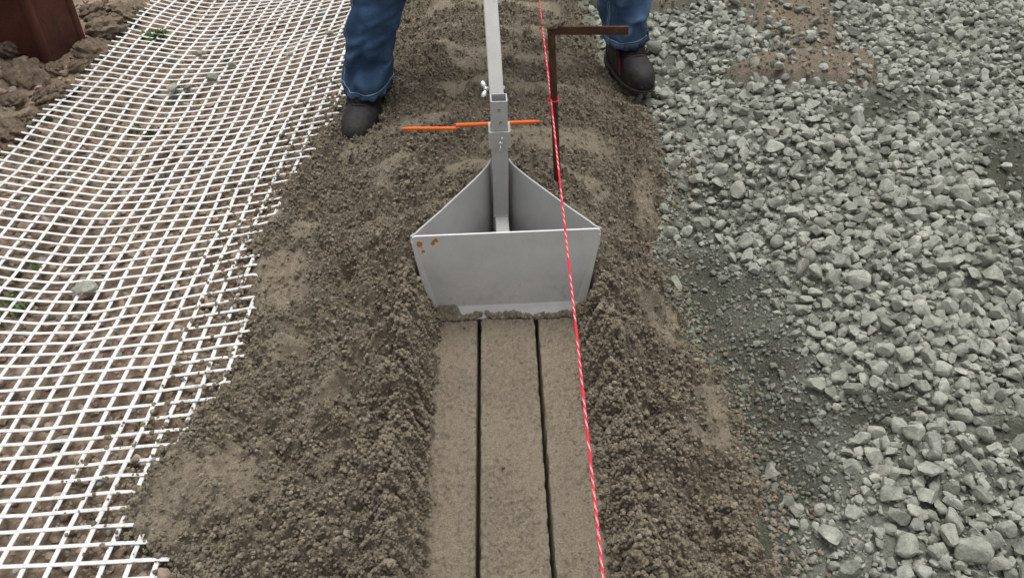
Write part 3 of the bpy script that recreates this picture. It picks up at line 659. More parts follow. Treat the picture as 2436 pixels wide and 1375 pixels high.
# ------------------------------------------------------------------ rusty sheet piles
def sheet_pile(prof, loc, lab, h=1.35, base=-0.12):
    root = tag(add('sheet_pile', None), lab, 'sheet pile', 'rusty sheet piles'); root.location = (*loc, base)
    def wall(name, pts, t=0.012):
        bm = bmesh.new(); n = len(pts); P = [Vector((*p, 0)) for p in pts]; A, B = [], []
        for i, p in enumerate(P):
            d = (P[min(i + 1, n - 1)] - P[max(i - 1, 0)]).normalized(); nn = Vector((d.y, -d.x, 0)) * t / 2; A.append(p + nn); B.append(p - nn)
        ring = A + B[::-1]; lo = [bm.verts.new(p) for p in ring]; hi = [bm.verts.new(p + Vector((0, 0, h))) for p in ring]; m = len(ring)
        for i in range(m): bm.faces.new((lo[i], lo[(i + 1) % m], hi[(i + 1) % m], hi[i]))
        for i in range(n - 1): bm.faces.new((hi[i], hi[i + 1], hi[m - 2 - i], hi[m - 1 - i]))
        return bm_obj(name, bm, M_PILE, root, angle=30)
    a, b, c, d = prof
    def arc(p, q, r): return [tuple(Vector(p).lerp(Vector(q), s)) for s in (0, 0.06, 0.94, 1)]
    wall('web', arc(b, c, 0)); wall('flange', [a, tuple(Vector(a).lerp(Vector(b), .5)), b]); wall('flange', [c, tuple(Vector(c).lerp(Vector(d), .5)), d])
    for q in (c, d):
        bm = bmesh.new(); tube(bm, [(q[0], q[1], 0), (q[0], q[1], h)], 0.017, 10); bm_obj('interlock', bm, M_PILE, root, angle=40)
sheet_pile([(-0.30, 0.16), (-0.20, 0.0), (0.0, 0.0), (0.055, 0.17)], (-1.575, 2.80), 'large dark rusty sheet pile at the top left, beside the grid')
sheet_pile([(-0.32, 0.14), (-0.22, 0.0), (-0.05, 0.0), (0.0, 0.12)], (-1.655, 2.40), 'rusty sheet pile sliver at the left edge, below the large one')

# ------------------------------------------------------------------ the plough tool
tool = tag(add('screed_plough', None), 'grey painted steel plough with trapezoid plate and upright handle, in the sandy bed', 'plough')
tool.location = (0.0, TY, 0.0); tool.rotation_euler = (0, R(-0.4), R(2.0))
mp = m_paint('grey_painted_plate', (0.73, 0.735, 0.73), False); M_PLATE = mp.m
# rust flecks near the upper left corner
sx = mp.n.new('ShaderNodeSeparateXYZ'); mp.link(mp.co, sx.inputs[0]); acc = None
for cx_, cz_, r_ in ((-0.1965, 0.221, 0.0085), (-0.160, 0.2295, 0.0075), (-0.1655, 0.2215, 0.006), (-0.1885, 0.2005, 0.0055), (-0.1915, 0.2115, 0.0025)):
    dx = mp.math('SUBTRACT', sx.outputs[0], cx_); dz = mp.math('SUBTRACT', sx.outputs[2], cz_)
    dd = mp.math('SQRT', mp.math('ADD', mp.math('MULTIPLY', dx, dx), mp.math('MULTIPLY', dz, dz)))
    dd = mp.math('ADD', mp.math('DIVIDE', dd, r_), mp.math('MULTIPLY', mp.math('SUBTRACT', mp.noise(160, 4, 0.7), 0.5), 2.2))
    f = mp.math('LESS_THAN', dd, 0.85); acc = f if acc is None else mp.math('MAXIMUM', acc, f)
base_in = mp.b.inputs['Base Color'].links[0].from_socket
zr = mp.ramp(sx.outputs[2], [(0.02, 0.75), (0.12, 0.12)]); sm = mp.ramp(mp.noise(26, 7, 0.75, dist=0.4), [(0.5, 0.0), (0.72, 1.0)])
base_in = mp.mix(mp.math('MULTIPLY', zr, sm), base_in, (0.36, 0.31, 0.24))
sc_n = mp.n.new('ShaderNodeMapping'); sc_n.inputs['Scale'].default_value = (1.0, 1.0, 14.0); sc_n.inputs['Rotation'].default_value = (0, 0.5, 0); mp.link(mp.co, sc_n.inputs[0])
scr = mp.ramp(mp.noise(16, 6, 0.8, vec=sc_n.outputs[0]), [(0.66, 0.0), (0.70, 0.4)]); base_in = mp.mix(scr, base_in, (0.62, 0.62, 0.60))
mp.col(mp.mix(acc, base_in, mp.ramp(mp.noise(300, 3), [(0.3, (0.42, 0.17, 0.04)), (0.7, (0.62, 0.30, 0.09))])))
HT, WT, WB, TH = 0.243, 0.2145, 0.184, 0.005
def sheet(name, outline, depth, mat, parent, holes=None):
    bm = bmesh.new(); f = [bm.verts.new((x, y, z)) for x, y, z in outline]; b = [bm.verts.new((x, y + depth, z)) for x, y, z in outline]; n = len(f)
    bm.faces.new(f); bm.faces.new(b[::-1])
    for i in range(n): bm.faces.new((f[i], b[i], b[(i + 1) % n], f[(i + 1) % n]))
    return bm_obj(name, bm, mat, parent)
def xw(z): return WB + (WT - WB) * z / HT
def trap(inset, zlo, y):
    rr = 0.010; pts = []
    for s in (-1, 1):
        xt = s * (WT - inset); c = [(xt - s * rr * 1.0, HT), (xt - s * rr * 0.35, HT - rr * 0.3), (xt - s * 0.0006, HT - rr)]; bt = [(s * (xw(zlo) - inset), zlo)]
        pts.append(c + bt)
    return [(x, y, z) for x, z in pts[0] + pts[1][::-1]]
sheet('back_plate', trap(0.0, 0.020, 0.0), TH, M_PLATE, tool)
# lighter bent lips along the sides and the foot of the plate
def lip(name, a, b, c, d, mat=M_PAINT_LIGHT, t=0.004):
    bm = bmesh.new(); q = [Vector(p) for p in (a, b, c, d)]; n = (q[1] - q[0]).cross(q[3] - q[0]).normalized() * t
    bx = [[bm.verts.new(p + o) for p in q] for o in (Vector(), n)]
    bm.faces.new(bx[0]); bm.faces.new(bx[1][::-1])
    for i in range(4): bm.faces.new((bx[0][i], bx[0][(i + 1) % 4], bx[1][(i + 1) % 4], bx[1][i]))
    return bm_obj(name, bm, mat, tool, bevel=0.001)
zf = 0.030
lip('foot_lip', (-xw(zf) + 0.006, -0.001, zf), (xw(zf) - 0.006, -0.001, zf), (WB + 0.001, -0.024, 0.006), (-WB - 0.001, -0.024, 0.006))
for s in (-1, 1):
    lip('side_lip', (s * (xw(zf) - 0.020), -0.0006, zf + 0.003), (s * (WT - 0.007), -0.0006, HT - 0.013), (s * (WT - 0.0005), -0.0022, HT - 0.013), (s * (WB + 0.002), -0.010, 0.012), M_SIDE, 0.002)
# side mouldboards: curved sheets running to the bow
for s in (-1, 1):
    ts = np.linspace(0.004, AP, 26); N = len(ts); bm = bmesh.new(); rows = []
    for k, z in enumerate((0.0, 0.08, 0.16, HT - 0.001)):
        wv = plough_w(ts) * (0.88 + 0.12 * z / HT); wv = np.convolve(np.pad(wv, 2, 'edge'), np.ones(5) / 5, 'valid'); wv[0] = plough_w(0) * (0.88 + 0.12 * z / HT)
        rows.append([(s * (wv[i]), ts[i], z) for i in range(N)])
    A = [[bm.verts.new(p) for p in r] for r in rows]; B = [[bm.verts.new((p[0] + s * 0.0042, p[1] + 0.001, p[2])) for p in r] for r in rows]
    for k in range(3):
        for i in range(N - 1):
            bm.faces.new((A[k][i], A[k][i + 1], A[k + 1][i + 1], A[k + 1][i])); bm.faces.new((B[k][i], B[k + 1][i], B[k + 1][i + 1], B[k][i + 1]))
    for i in range(N - 1): bm.faces.new((A[3][i], A[3][i + 1], B[3][i + 1], B[3][i])); bm.faces.new((A[0][i], B[0][i], B[0][i + 1], A[0][i + 1]))
    for k in range(3): bm.faces.new((A[k][0], A[k + 1][0], B[k + 1][0], B[k][0])); bm.faces.new((A[k][-1], B[k][-1], B[k + 1][-1], A[k + 1][-1]))
    bm_obj('mouldboard', bm, M_PAINT, tool, angle=40)
def sqtube(name, c, wo, wall, z0, z1, mat, parent, M=None, floor=None):
    """open square tube standing on z0"""
    bm = bmesh.new(); h = wo / 2; r = h - wall; ch = wall * 0.7
    def ring(q, z, k): return [bm.verts.new((c[0] + x, c[1] + y, z)) for x, y in ((-q + k, -q), (q - k, -q), (q, -q + k), (q, q - k), (q - k, q), (-q + k, q), (-q, q - k), (-q, -q + k))]
    o0, o1, i1, i0 = ring(h, z0, ch), ring(h, z1, ch), ring(r, z1, ch * .5), ring(r, z0 if floor is None else floor, ch * .5)
    for a, b in ((o0, o1), (o1, i1), (i1, i0)):
        for i in range(8): bm.faces.new((a[i], a[(i + 1) % 8], b[(i + 1) % 8], b[i]))
    if floor is None:
        for i in range(8): bm.faces.new((i0[i], i0[(i + 1) % 8], o0[(i + 1) % 8], o0[i]))
    else: bm.faces.new(i0[::-1]); bm.faces.new(o0)
    if M:
        for v in bm.verts: v.co = M @ v.co
    return bm_obj(name, bm, mat, parent, angle=25)
PX, PYL = -0.0005, 0.279
bm = bmesh.new(); box(bm, (PX + 0.001, 0.005 + (0.262 - 0.005) / 2, 0.083), (0.034, 0.257, 0.034)); bm_obj('keel_beam', bm, M_PAINT_LIGHT, tool, bevel=0.003)
bm = bmesh.new(); box(bm, (PX, 0.2595, 0.101), (0.0385, 0.006, 0.006)); bm_obj('weld_bead', bm, M_PAINT, tool, bevel=0.0018)
post = sqtube('post', (PX, PYL), 0.0395, 0.003, 0.0, 0.428, M_PAINT, tool, floor=0.25)
for zz, dx in ((0.405, 0.0), (0.372, 0.003)):
    bm = bmesh.new(); tube(bm, [(PX + dx + 0.0032 * math.cos(a * 0.7), PYL - 0.0199, zz + 0.0032 * math.sin(a * 0.7)) for a in range(8)], 0.0007, 6); bm_obj('punch_mark', bm, M_RUST, post)
sl = sqtube('sleeve', (PX, PYL), 0.0525, 0.0055, 0.306, 0.350, M_PAINT, tool)
def wing(name, parent, M, span=0.021):
    bm = bmesh.new(); tube(bm, [(0, 0, -0.004), (0, 0, 0.004), (0, 0, 0.007)], [0.0062, 0.0055, 0.004], 14)
    for s in (-1, 1):
        v = bmesh.ops.create_uvsphere(bm, u_segments=14, v_segments=8, radius=1)['verts']
        Mx = Matrix.Translation((s * 0.0125, 0, 0.0075)) @ Matrix.Rotation(-s * R(32), 4, 'Y') @ Matrix.Diagonal((0.0098, 0.0021, 0.0062, 1))
        for q in v: q.co = Mx @ q.co
        for q in v:
            pass
    for q in bm.verts: q.co = M @ q.co
    return bm_obj(name, bm, M_ZINC, parent, smooth=True)
# clamp screw on the front of the sleeve: wings stand upright
Mf = Matrix.Translation((PX + 0.0015, PYL - 0.034, 0.327)) @ Matrix.Rotation(R(90), 4, 'X') @ Matrix.Rotation(R(82), 4, 'Z')
wing('wing_screw', sl, Mf)
bm = bmesh.new(); tube(bm, [(PX + 0.0015, PYL - 0.040, 0.327), (PX + 0.0015, PYL - 0.024, 0.327)], 0.0028, 10); bm_obj('bolt', bm, M_ZINC, sl, smooth=True)
# handle leaning towards the worker
HA = math.atan2(0.656, 0.755); Mh = Matrix.Translation((PX - 0.0005, 0.330, 0.345)) @ Matrix.Rotation(-HA, 4, 'X') @ Matrix.Rotation(R(-1.2), 4, 'Y')
handle = sqtube('handle', (0, 0), 0.0345, 0.0025, -0.012, 1.02, M_PAINT_LIGHT, tool, M=Mh, floor=0.9)
bm = bmesh.new(); tube(bm, [Mh @ Vector((x, 0, 1.005)) for x in (-0.24, -0.1, 0.1, 0.24)], 0.016, 14); bm_obj('grip_bar', bm, M_PAINT, handle, smooth=True)
bt = 0.073
Mn = Mh @ Matrix.Translation((-0.0225, 0, bt)) @ Matrix.Rotation(R(-90), 4, 'Y') @ Matrix.Rotation(R(8), 4, 'Z')
wing('wing_nut', handle, Mn)
bm = bmesh.new(); tube(bm, [Mh @ Vector((-0.031, 0, bt)), Mh @ Vector((0.017, 0, bt))], 0.003, 10); bm_obj('bolt', bm, M_ZINC, handle, smooth=True)
bm = bmesh.new(); tube(bm, [Mh @ Vector((0.0165, 0, bt)), Mh @ Vector((0.0215, 0, bt))], 0.0052, 6); bm_obj('bolt_head', bm, M_ZINC, handle)
# hinge cheek that ties the handle foot to the sleeve
bm = bmesh.new(); box(bm, (PX, 0.312, 0.343), (0.030, 0.016, 0.034)); bm_obj('hinge_block', bm, M_PAINT, sl, bevel=0.002)
# orange pointer rod behind the post, in two lengths
def rod(p, q, r, tip):
    p, q = Vector(p), Vector(q); d = (q - p).normalized(); bm = bmesh.new(); pts = [p, p + d * 0.0005, q - d * 0.024, q - d * 0.022, q]
    if tip: tube(bm, [p, p + d * 0.002, q - d * 0.024, q], [r * 0.9, r, r, 0.0006], 14)
    return bm_obj('pointer_rod', bm, M_ORANGE, tool, angle=40)
yr = 0.2785 + 0.0315
rod((-0.105, yr - 0.0, 0.341), (0.108, yr - 0.004, 0.345), 0.0048, True)
rod((-0.102, yr - 0.002, 0.3335), (-0.243, yr + 0.002, 0.3365), 0.0046, True)
# soil caked on the foot of the plate
rk = np.random.default_rng(31); n = 2600
kx = np.concatenate([rk.uniform(-0.186, 0.184, n // 2), -0.186 + 0.075 * rk.random(n // 4) ** 0.8, 0.185 - 0.05 * rk.random(n - n // 2 - n // 4)])
wv = 0.011 + 0.006 * fbm(kx * 26, kx * 0 + 0.7, 3, 191) + 0.016 * sstep(-0.112, -0.125, kx) + 0.014 * sstep(0.15, 0.18, kx)
band = rk.random(n); kz = np.where(kx < -0.115, 0.008 + (wv - 0.003) * band, wv + 0.004 * (band - 0.5) * 1.4); keep = (kx < -0.11) | (kx > 0.155) | (fbm(kx * 60, kx * 0 + 2, 2, 193) > -0.25); kx, kz, band = kx[keep], kz[keep], band[keep]
ky = -0.024 + (kz - 0.006) / 0.024 * 0.023 - 0.003; kz = kz + 0.002
ks = 0.0015 + 0.0038 * rk.random(len(kx)) ** 1.6
crumb_obj('caked_soil', np.stack([kx, np.minimum(ky, -0.002), kz], 1), ks, tool, 'damp sand caked along the foot of the plate', 120.0)

# ------------------------------------------------------------------ rusty stake and string
SB = at(1328, 480, 0.12); ST = atY(1311, 70, SB.y + 0.01); SD = (ST - SB).normalized()
stake = tag(add('stake', None), 'rusty round steel stake with a flat bar welded at its top', 'stake'); stake.location = SB - SD * 0.16
bm = bmesh.new(); L = (ST - SB).length + 0.16; rr = random.Random(3)
tube(bm, [SD * (L * i / 24) + Vector((rr.uniform(-.0004, .0004), rr.uniform(-.0004, .0004), 0)) for i in range(25)], [0.0088 + rr.uniform(-.0003, .0003) for _ in range(25)], 14); bm_obj('shaft', bm, M_RUST, stake, smooth=True)
E0 = atY(1304, 73, ST.y) - stake.location; E1 = atY(1495, 73, ST.y - 0.005) - stake.location
ex = (E1 - E0).normalized(); ln = (E1 - E0).length; ez = Vector((0, 0, 1)) - ex * ex.z; ez.normalize(); ey = ez.cross(ex)
Mb = Matrix(((ex.x, ey.x, ez.x, E0.x), (ex.y, ey.y, ez.y, E0.y), (ex.z, ey.z, ez.z, E0.z), (0, 0, 0, 1)))
bm = bmesh.new(); box(bm, (ln / 2, 0, 0), (ln, 0.007, 0.0195), Mb); bm_obj('flat_bar', bm, M_RUST, stake, bevel=0.0012)
bm = bmesh.new(); tube(bm, [Mb @ Vector((0.004 + 0.0012 * i, -0.007 + 0.0006 * i, -0.006 + 0.003 * i)) for i in range(5)], [0.003, 0.0048, 0.0055, 0.0048, 0.003], 10); bm_obj('weld', bm, M_RUST, stake, smooth=True)
V, F = clod(rd, 3, 0.3); V = V * np.array([0.021, 0.015, 0.015]); V[:, 2] -= V[:, 2].min()
o = tag(add('soil_clod', proto_mesh('soil_clod', (V, F), M_SOIL, 0)), 'small lump of sand stuck on top of the rusty stake', 'soil clod'); o.location = ST + Vector((-0.002, 0, 0.0005))
# string line
KN = atY(1311, 240, SB.y - 0.004); zk = KN.z; NE = at(1435, 1375, zk); FE = at(1283, 0, zk)
da = (NE - KN).normalized(); db = (FE - KN).normalized()
A0, A1, A2 = KN + da * 2.3, KN, KN + db * 3.0
string = tag(add('string_line', None), 'taut red and white twisted string tied to the rusty stake', 'string'); string.location = KN
def twine(name, p, q, r, parent, freq=0.021):
    p, q = Vector(p), Vector(q); Ln = (q - p).length; n = int(Ln / 0.0022); d = (q - p).normalized(); u = d.cross(Vector((0, 0, 1))).normalized(); v = d.cross(u); ns = 10
    t = np.linspace(0, Ln, n); a = np.arange(ns) / ns * 2 * np.pi; T, Aa = np.meshgrid(t, a, indexing='ij')
    ph = (Aa / (2 * np.pi) * 2 + T / freq) ; rad = r * (0.86 + 0.14 * np.abs(np.sin(np.pi * ph)))
    V = np.array(p) + T[..., None] * np.array(d) + (np.cos(Aa) * rad)[..., None] * np.array(u) + (np.sin(Aa) * rad)[..., None] * np.array(v)
    i = np.arange(n - 1)[:, None] * ns; k = np.arange(ns)[None]
    F = np.stack([i + k, i + (k + 1) % ns, i + ns + (k + 1) % ns, i + ns + k], -1).reshape(-1, 4)
    fl = ((ph % 1.0) < 0.2) & (hsh(np.floor(ph), np.zeros_like(ph), 7) > 0.25)
    return add(name, mesh_np(name, V.reshape(-1, 3), F, M_STRING, True, {'fleck': fl.astype(float).ravel()}), parent)
twine('cord', da * 2.3, Vector((0, 0, 0)), 0.0023, string); twine('cord', Vector((0, 0, 0)), db * 3.0, 0.0023, string)
bm = bmesh.new(); cst = Vector((SB + SD * ((zk - SB.z) / SD.z))) - KN
tube(bm, [cst + Vector((math.cos(a) * 0.0108, math.sin(a) * 0.0108, -0.002 + 0.0015 * math.sin(a))) for a in np.linspace(0, 2 * math.pi, 28)], 0.0019, 8); k_ = bm_obj('knot_loop', bm, M_STRING, string, smooth=True)
bm = bmesh.new(); tube(bm, [cst + Vector(p) for p in ((-0.0115, -0.004, -0.004), (-0.0120, -0.006, 0.0), (-0.0112, -0.005, 0.004))], [0.0025, 0.0042, 0.0028], 10); bm_obj('knot', bm, M_STRING, string, smooth=True)

# ------------------------------------------------------------------ the worker
LT = atY(846, 318, 2.19); RTo = atY(1528, 205, 2.50)
person = tag(add('person', None), 'worker in blue jeans and black work boots standing astride the sandy bed', 'person'); person.location = (0.03, 2.65, 0.0)
PL = Vector(person.location)
GL, GR = 0.062, 0.075          # ground level under the boots
ankL = Vector((-0.408, 2.385, GL)); ankR = Vector((0.405, 2.655, GR))
def boot(ank, yaw, lab, stra):
    """boot pointing along -Y before the yaw; origin at the ankle on the ground"""
    Mx = Matrix.Translation(ank - PL) @ Matrix.Rotation(yaw, 4, 'Z')
    def outline(fr, bk, wf, wb, n=44):
        P = []; fr *= 1.08; bk *= 1.06; wf *= 1.17; wb *= 1.12
        for k in range(n):
            a = 2 * math.pi * k / n; c, s = math.cos(a), math.sin(a); e = 2 / 2.5
            yy = math.copysign(abs(s) ** e, s); xx = math.copysign(abs(c) ** e, c)
            y = -yy * fr if yy > 0 else -yy * bk; t = max(0, min(1, (-y + bk) / (fr + bk))); wd = wb + (wf - wb) * (t * t * (3 - 2 * t)); P.append((xx * wd, y))
        return P
    def loft(rings, name, mat, par, sub=1, scf=True):
        bm = bmesh.new(); RG = []
        for (z, fr, bk, wf, wb, dz) in rings: RG.append([bm.verts.new(Mx @ Vector((x, y, z + dz * max(0, -y) ** 2))) for x, y in outline(fr, bk, wf, wb)])
        for a, b in zip(RG, RG[1:]):
            n = len(a)
            for k in range(n): bm.faces.new((a[k], a[(k + 1) % n], b[(k + 1) % n], b[k]))
        bm.faces.new(RG[0][::-1]); bm.faces.new(RG[-1]); o = bm_obj(name, bm, mat, par, smooth=True)
        if scf:
            me = o.data; at_ = me.attributes.new('scuff', 'FLOAT', 'POINT')
            zz = np.empty(len(me.vertices) * 3); me.vertices.foreach_get('co', zz); zz = zz.reshape(-1, 3); h = zz[:, 2] - (ank.z - PL.z)
            at_.data.foreach_set('value', np.clip(1.15 - h / 0.085, 0.12, 1).astype(np.float32))
        return o
    root = loft([(0.016, .196, .070, .050, .036, 0), (0.030, .200, .072, .0535, .038, 0), (0.044, .199, .072, .0545, .039, 0), (0.058, .194, .071, .053, .039, 0), (0.070, .182, .070, .050, .0385, 0), (0.079, .163, .069, .046, .038, 0),
                 (0.087, .138, .068, .043, .038, 0), (0.097, .117, .068, .041, .038, 0), (0.110, .097, .066, .040, .038, 0), (0.128, .078, .064, .039, .037, 0), (0.150, .062, .060, .037, .036, 0), (0.170, .058, .058, .037, .036, 0)], 'boot', M_BOOT, person)
    tag(root, lab)
    loft([(-0.004, .197, .070, .0515, .038, 0.35), (0.006, .203, .075, .056, .041, 0.25), (0.018, .204, .076, .057, .042, 0.1), (0.0215, .201, .073, .0545, .039, 0)], 'sole', M_SOLE, root, scf=False)
    # strap and tongue across the instep, toe-cap seam, red side trim
    def band(name, y0, y1, mat, lift, lo, hi, n=18):
        def top(y):   # height of the boot ridge at this y (interpolated from the rings)
            return np.interp(-y, [.066, .072, .084, .099, .117, .138, .163, .182], [.185, .150, .128, .110, .097, .087, .079, .070])
        bm = bmesh.new(); rows = []
        for j in range(4):
            y = y0 + (y1 - y0) * j / 3; row = []
            for i in range(n + 1):
                a = lo + (hi - lo) * i / n; zt = top(y); wd = 0.0525; row.append(bm.verts.new(Mx @ Vector((math.sin(a) * wd, y - 0.006 * math.cos(a) + 0.03 * (1 - math.cos(a)), 0.03 + (zt - 0.03 + lift) * max(0.0, math.cos(a)) ** 0.55))))
            rows.append(row)
        for a, b in zip(rows, rows[1:]):
            for i in range(n): bm.faces.new((a[i], a[i + 1], b[i + 1], b[i]))
        ex_ = bmesh.ops.solidify(bm, geom=bm.faces[:], thickness=0.003); return bm_obj(name, bm, mat, root, smooth=True)
    band('strap', -0.086, -0.114, M_STRAP, 0.005, -1.25, 1.25)
    band('toe_seam', -0.118, -0.122, M_STRAP, 0.003, -1.2, 1.2)
    s = stra
    if not s: return root
    bm = bmesh.new()
    pr = [bm.verts.new(Mx @ Vector((s * x * 1.155, y * 1.06, z))) for x, y, z in ((.0425, -.064, .122), (.0445, -.085, .106), (.0485, -.112, .076), (.0540, -.128, .048), (.0545, -.114, .044), (.0475, -.090, .076), (.0440, -.066, .10), (.0425, -.046, .122))]
    bm.faces.new((pr[0], pr[1], pr[6], pr[7])); bm.faces.new((pr[1], pr[2], pr[5], pr[6])); bm.faces.new((pr[2], pr[3], pr[4], pr[5]))
    bmesh.ops.solidify(bm, geom=bm.faces[:], thickness=0.003); bm_obj('red_trim', bm, M_RED, root, smooth=True)
    return root
boot(ankL, R(-8), 'dusty black boot beside the white grid', 0)
boot(ankR, R(16), 'scuffed black boot with red trim on the gravel', -1)
# jeans: two folded legs with hems, joined by a seat
bmj = bmesh.new(); HEM = []; FADE = []
def leg(path, rads, seed, side):
    NS, NR = 56, 110; P = [Vector(p) for p in path]; seg = [0.0]
    for a, b in zip(P, P[1:]): seg.append(seg[-1] + (b - a).length)
    def cr(t):
        i = max(0, min(len(P) - 2, int(np.searchsorted(seg, t, 'right')) - 1)); k = (t - seg[i]) / (seg[i + 1] - seg[i]); p0, p1, p2, p3 = P[max(i - 1, 0)], P[i], P[i + 1], P[min(i + 2, len(P) - 1)]
        return 0.5 * ((2 * p1) + (p2 - p0) * k + (2 * p0 - 5 * p1 + 4 * p2 - p3) * k * k + (3 * p1 - p0 - 3 * p2 + p3) * k ** 3)
    rings = []; cre = random.Random(int(seed * 10)); CR = [(cre.uniform(0.02, 0.30), cre.uniform(-0.05, 0.05), cre.uniform(0, 6.28), cre.uniform(0.006, 0.014), cre.uniform(0.004, 0.010), cre.uniform(3.4, 5.9)) for _ in range(16)]
    for j in range(NR):
        f = (j / (NR - 1)) ** 1.5; t = f * seg[-1]; c = cr(t); rx, ry = (np.interp(t, seg, [r[0] for r in rads]), np.interp(t, seg, [r[1] for r in rads]))
        ring = []; h = t
        for k in range(NS):
            a = 2 * math.pi * k / NS; A = np.array([a]); amp = 0.0125 * math.exp(-((h - 0.09) / 0.10) ** 2) + 0.003
            # diagonal slumped folds above the boot
            nz_ = float(perlin(np.array([math.cos(a) * 1.3 + seed * 3]), np.array([h * 5 + math.sin(a) * 1.3]), 205)[0])
            fold = math.sin((h * (44 + 8 * math.sin(seed)) + 2.2 * math.sin(a + seed) + 3.0 * nz_)) * (0.35 + 0.65 * max(0, math.cos(a - seed + 2 * nz_))) * amp * (1 if h > 0.022 else h / 0.022)
            fold += 0.0045 * float(perlin(np.array([math.cos(a) * 2 + seed * 7]), np.array([h * 11 + math.sin(a) * 2]), 201)[0])
            for h0, kk_, a0, wd_, dp_, ac in CR:
                fold -= dp_ * math.exp(-((h - h0 - kk_ * math.sin(a - a0)) / wd_) ** 2) * max(0.0, math.cos((a - ac) * 0.9)) * min(1, max(0, (h - 0.016) / 0.012))
            fold = max(fold, -0.0055 if h < 0.06 else -0.009)
            hemp = 0.0 if h > 0.014 else 0.0028 * math.sin(k * 2 * math.pi * 14 / NS)
            FADE.append(max(0.0, fold / 0.012)); r = 1 + (fold + hemp) / rx; tilt = 0.010 * math.sin(a) * max(0, 1 - h / 0.05)
            ring.append(bmj.verts.new(c + Vector((math.cos(a) * rx * r, math.sin(a) * ry * r, tilt))  - PL)); 
        rings.append(ring)
    for a, b in zip(rings, rings[1:]):
        for k in range(NS): bmj.faces.new((a[k], a[(k + 1) % NS], b[(k + 1) % NS], b[k]))
    # inside of the hem
    inn = [bmj.verts.new(v.co + (Vector((cr(0).x, cr(0).y, v.co.z + PL.z)) - PL - v.co) * 0.06 + Vector((0, 0, 0.02))) for v in rings[0]]
    for k in range(NS): bmj.faces.new((rings[0][(k + 1) % NS], rings[0][k], inn[k], inn[(k + 1) % NS]))
    FADE.extend([0.0] * NS); HEM.append((rings, cr, seg[-1])); return rings
hl = atY(868, 218, 2.345); hl.y = 2.375; hr = atY(1484, 100, 2.62); hr.y = 2.66
hl.z, hr.z = 0.158, 0.170
Lp = [(-0.405, 2.368, 0.176), (-0.398, 2.382, 0.25), (-0.350, 2.41, 0.42), (-0.260, 2.48, 0.60), (-0.115, 2.60, 0.93)]
Rp = [(0.408, 2.640, 0.198), (0.402, 2.655, 0.27), (0.388, 2.67, 0.40), (0.325, 2.66, 0.60), (0.175, 2.68, 0.93)]
RAD = [(0.076, 0.100), (0.072, 0.094), (0.083, 0.088), (0.085, 0.092), (0.10, 0.115)]
leg(Lp, RAD, 4.3, -1); leg(Rp, RAD, 5.0, 1)
tube(bmj, [Vector(p) - PL for p in ((0.03, 2.64, 0.84), (0.03, 2.64, 0.90), (0.03, 2.645, 0.98), (0.03, 2.65, 1.06))], [0.12, 0.185, 0.185, 0.165], 28)
jeans = bm_obj('jeans', bmj, M_DENIM, person, smooth=True)
me = jeans.data; co = np.empty(len(me.vertices) * 3); me.vertices.foreach_get('co', co); co = co.reshape(-1, 3) + np.array(PL)
nrm = np.empty(len(me.vertices) * 3); me.vertices.foreach_get('normal', nrm)
hm = np.where(co[:, 0] < 0.03, co[:, 2] - 0.176, co[:, 2] - 0.198)
fd = np.clip(np.exp(-((hm - 0.002) / 0.006) ** 2) * 0.9 + 0.35 * (co[:, 0] > 0.03) * np.clip(1 - hm / 0.25, 0, 1), 0, 1)
ff = np.zeros(len(fd)); ff[:len(FADE)] = FADE; fd = np.clip(fd + 0.55 * ff * np.clip(ff, 0, 1), 0, 1)
for nme, a in (('fade', fd), ('muddy', np.clip(1 - hm / 0.2, 0, 1))):
    q = me.attributes.new(nme, 'FLOAT', 'POINT'); q.data.foreach_set('value', a.astype(np.float32))
def ring_strip(rings, j, off, name, r):
    bm = bmesh.new(); ring = rings[j]; n = len(ring); c = sum((v for v in ring), Vector()) / n
    pts = [v + (v - c).normalized() * off for v in ring]; tube(bm, pts + pts[:1], r, 6, cap=False); return bm_obj(name, bm, M_STITCH, jeans, smooth=True)
NS, NR = 56, 110
def vco(i): return Vector(me.vertices[i].co)
for li in range(2):
    b0 = li * (NS * NR + NS); rr_ = [[vco(b0 + j * NS + k) for k in range(NS)] for j in range(NR)]
    jj = 11 if li == 0 else 11
    ring_strip(rr_, jj, 0.0008, 'hem_stitching', 0.0013)
    # hem stitches: short puckers
    kk = NS // 2 + 2 if li == 0 else NS // 2 + 5     # side seam on the camera-left side of each leg
    for q in (-0.5, 0.5):
        bm = bmesh.new(); pts = []
        for j in range(0, NR, 2):
            c = sum(rr_[j], Vector()) / NS; v = rr_[j][kk].lerp(rr_[j][kk + 1], 0.5 + q * 0.9); pts.append(v + (v - c).normalized() * 0.0006)
        tube(bm, pts, 0.0008, 5); bm_obj('seam_stitching', bm, M_STITCH, jeans, smooth=True)
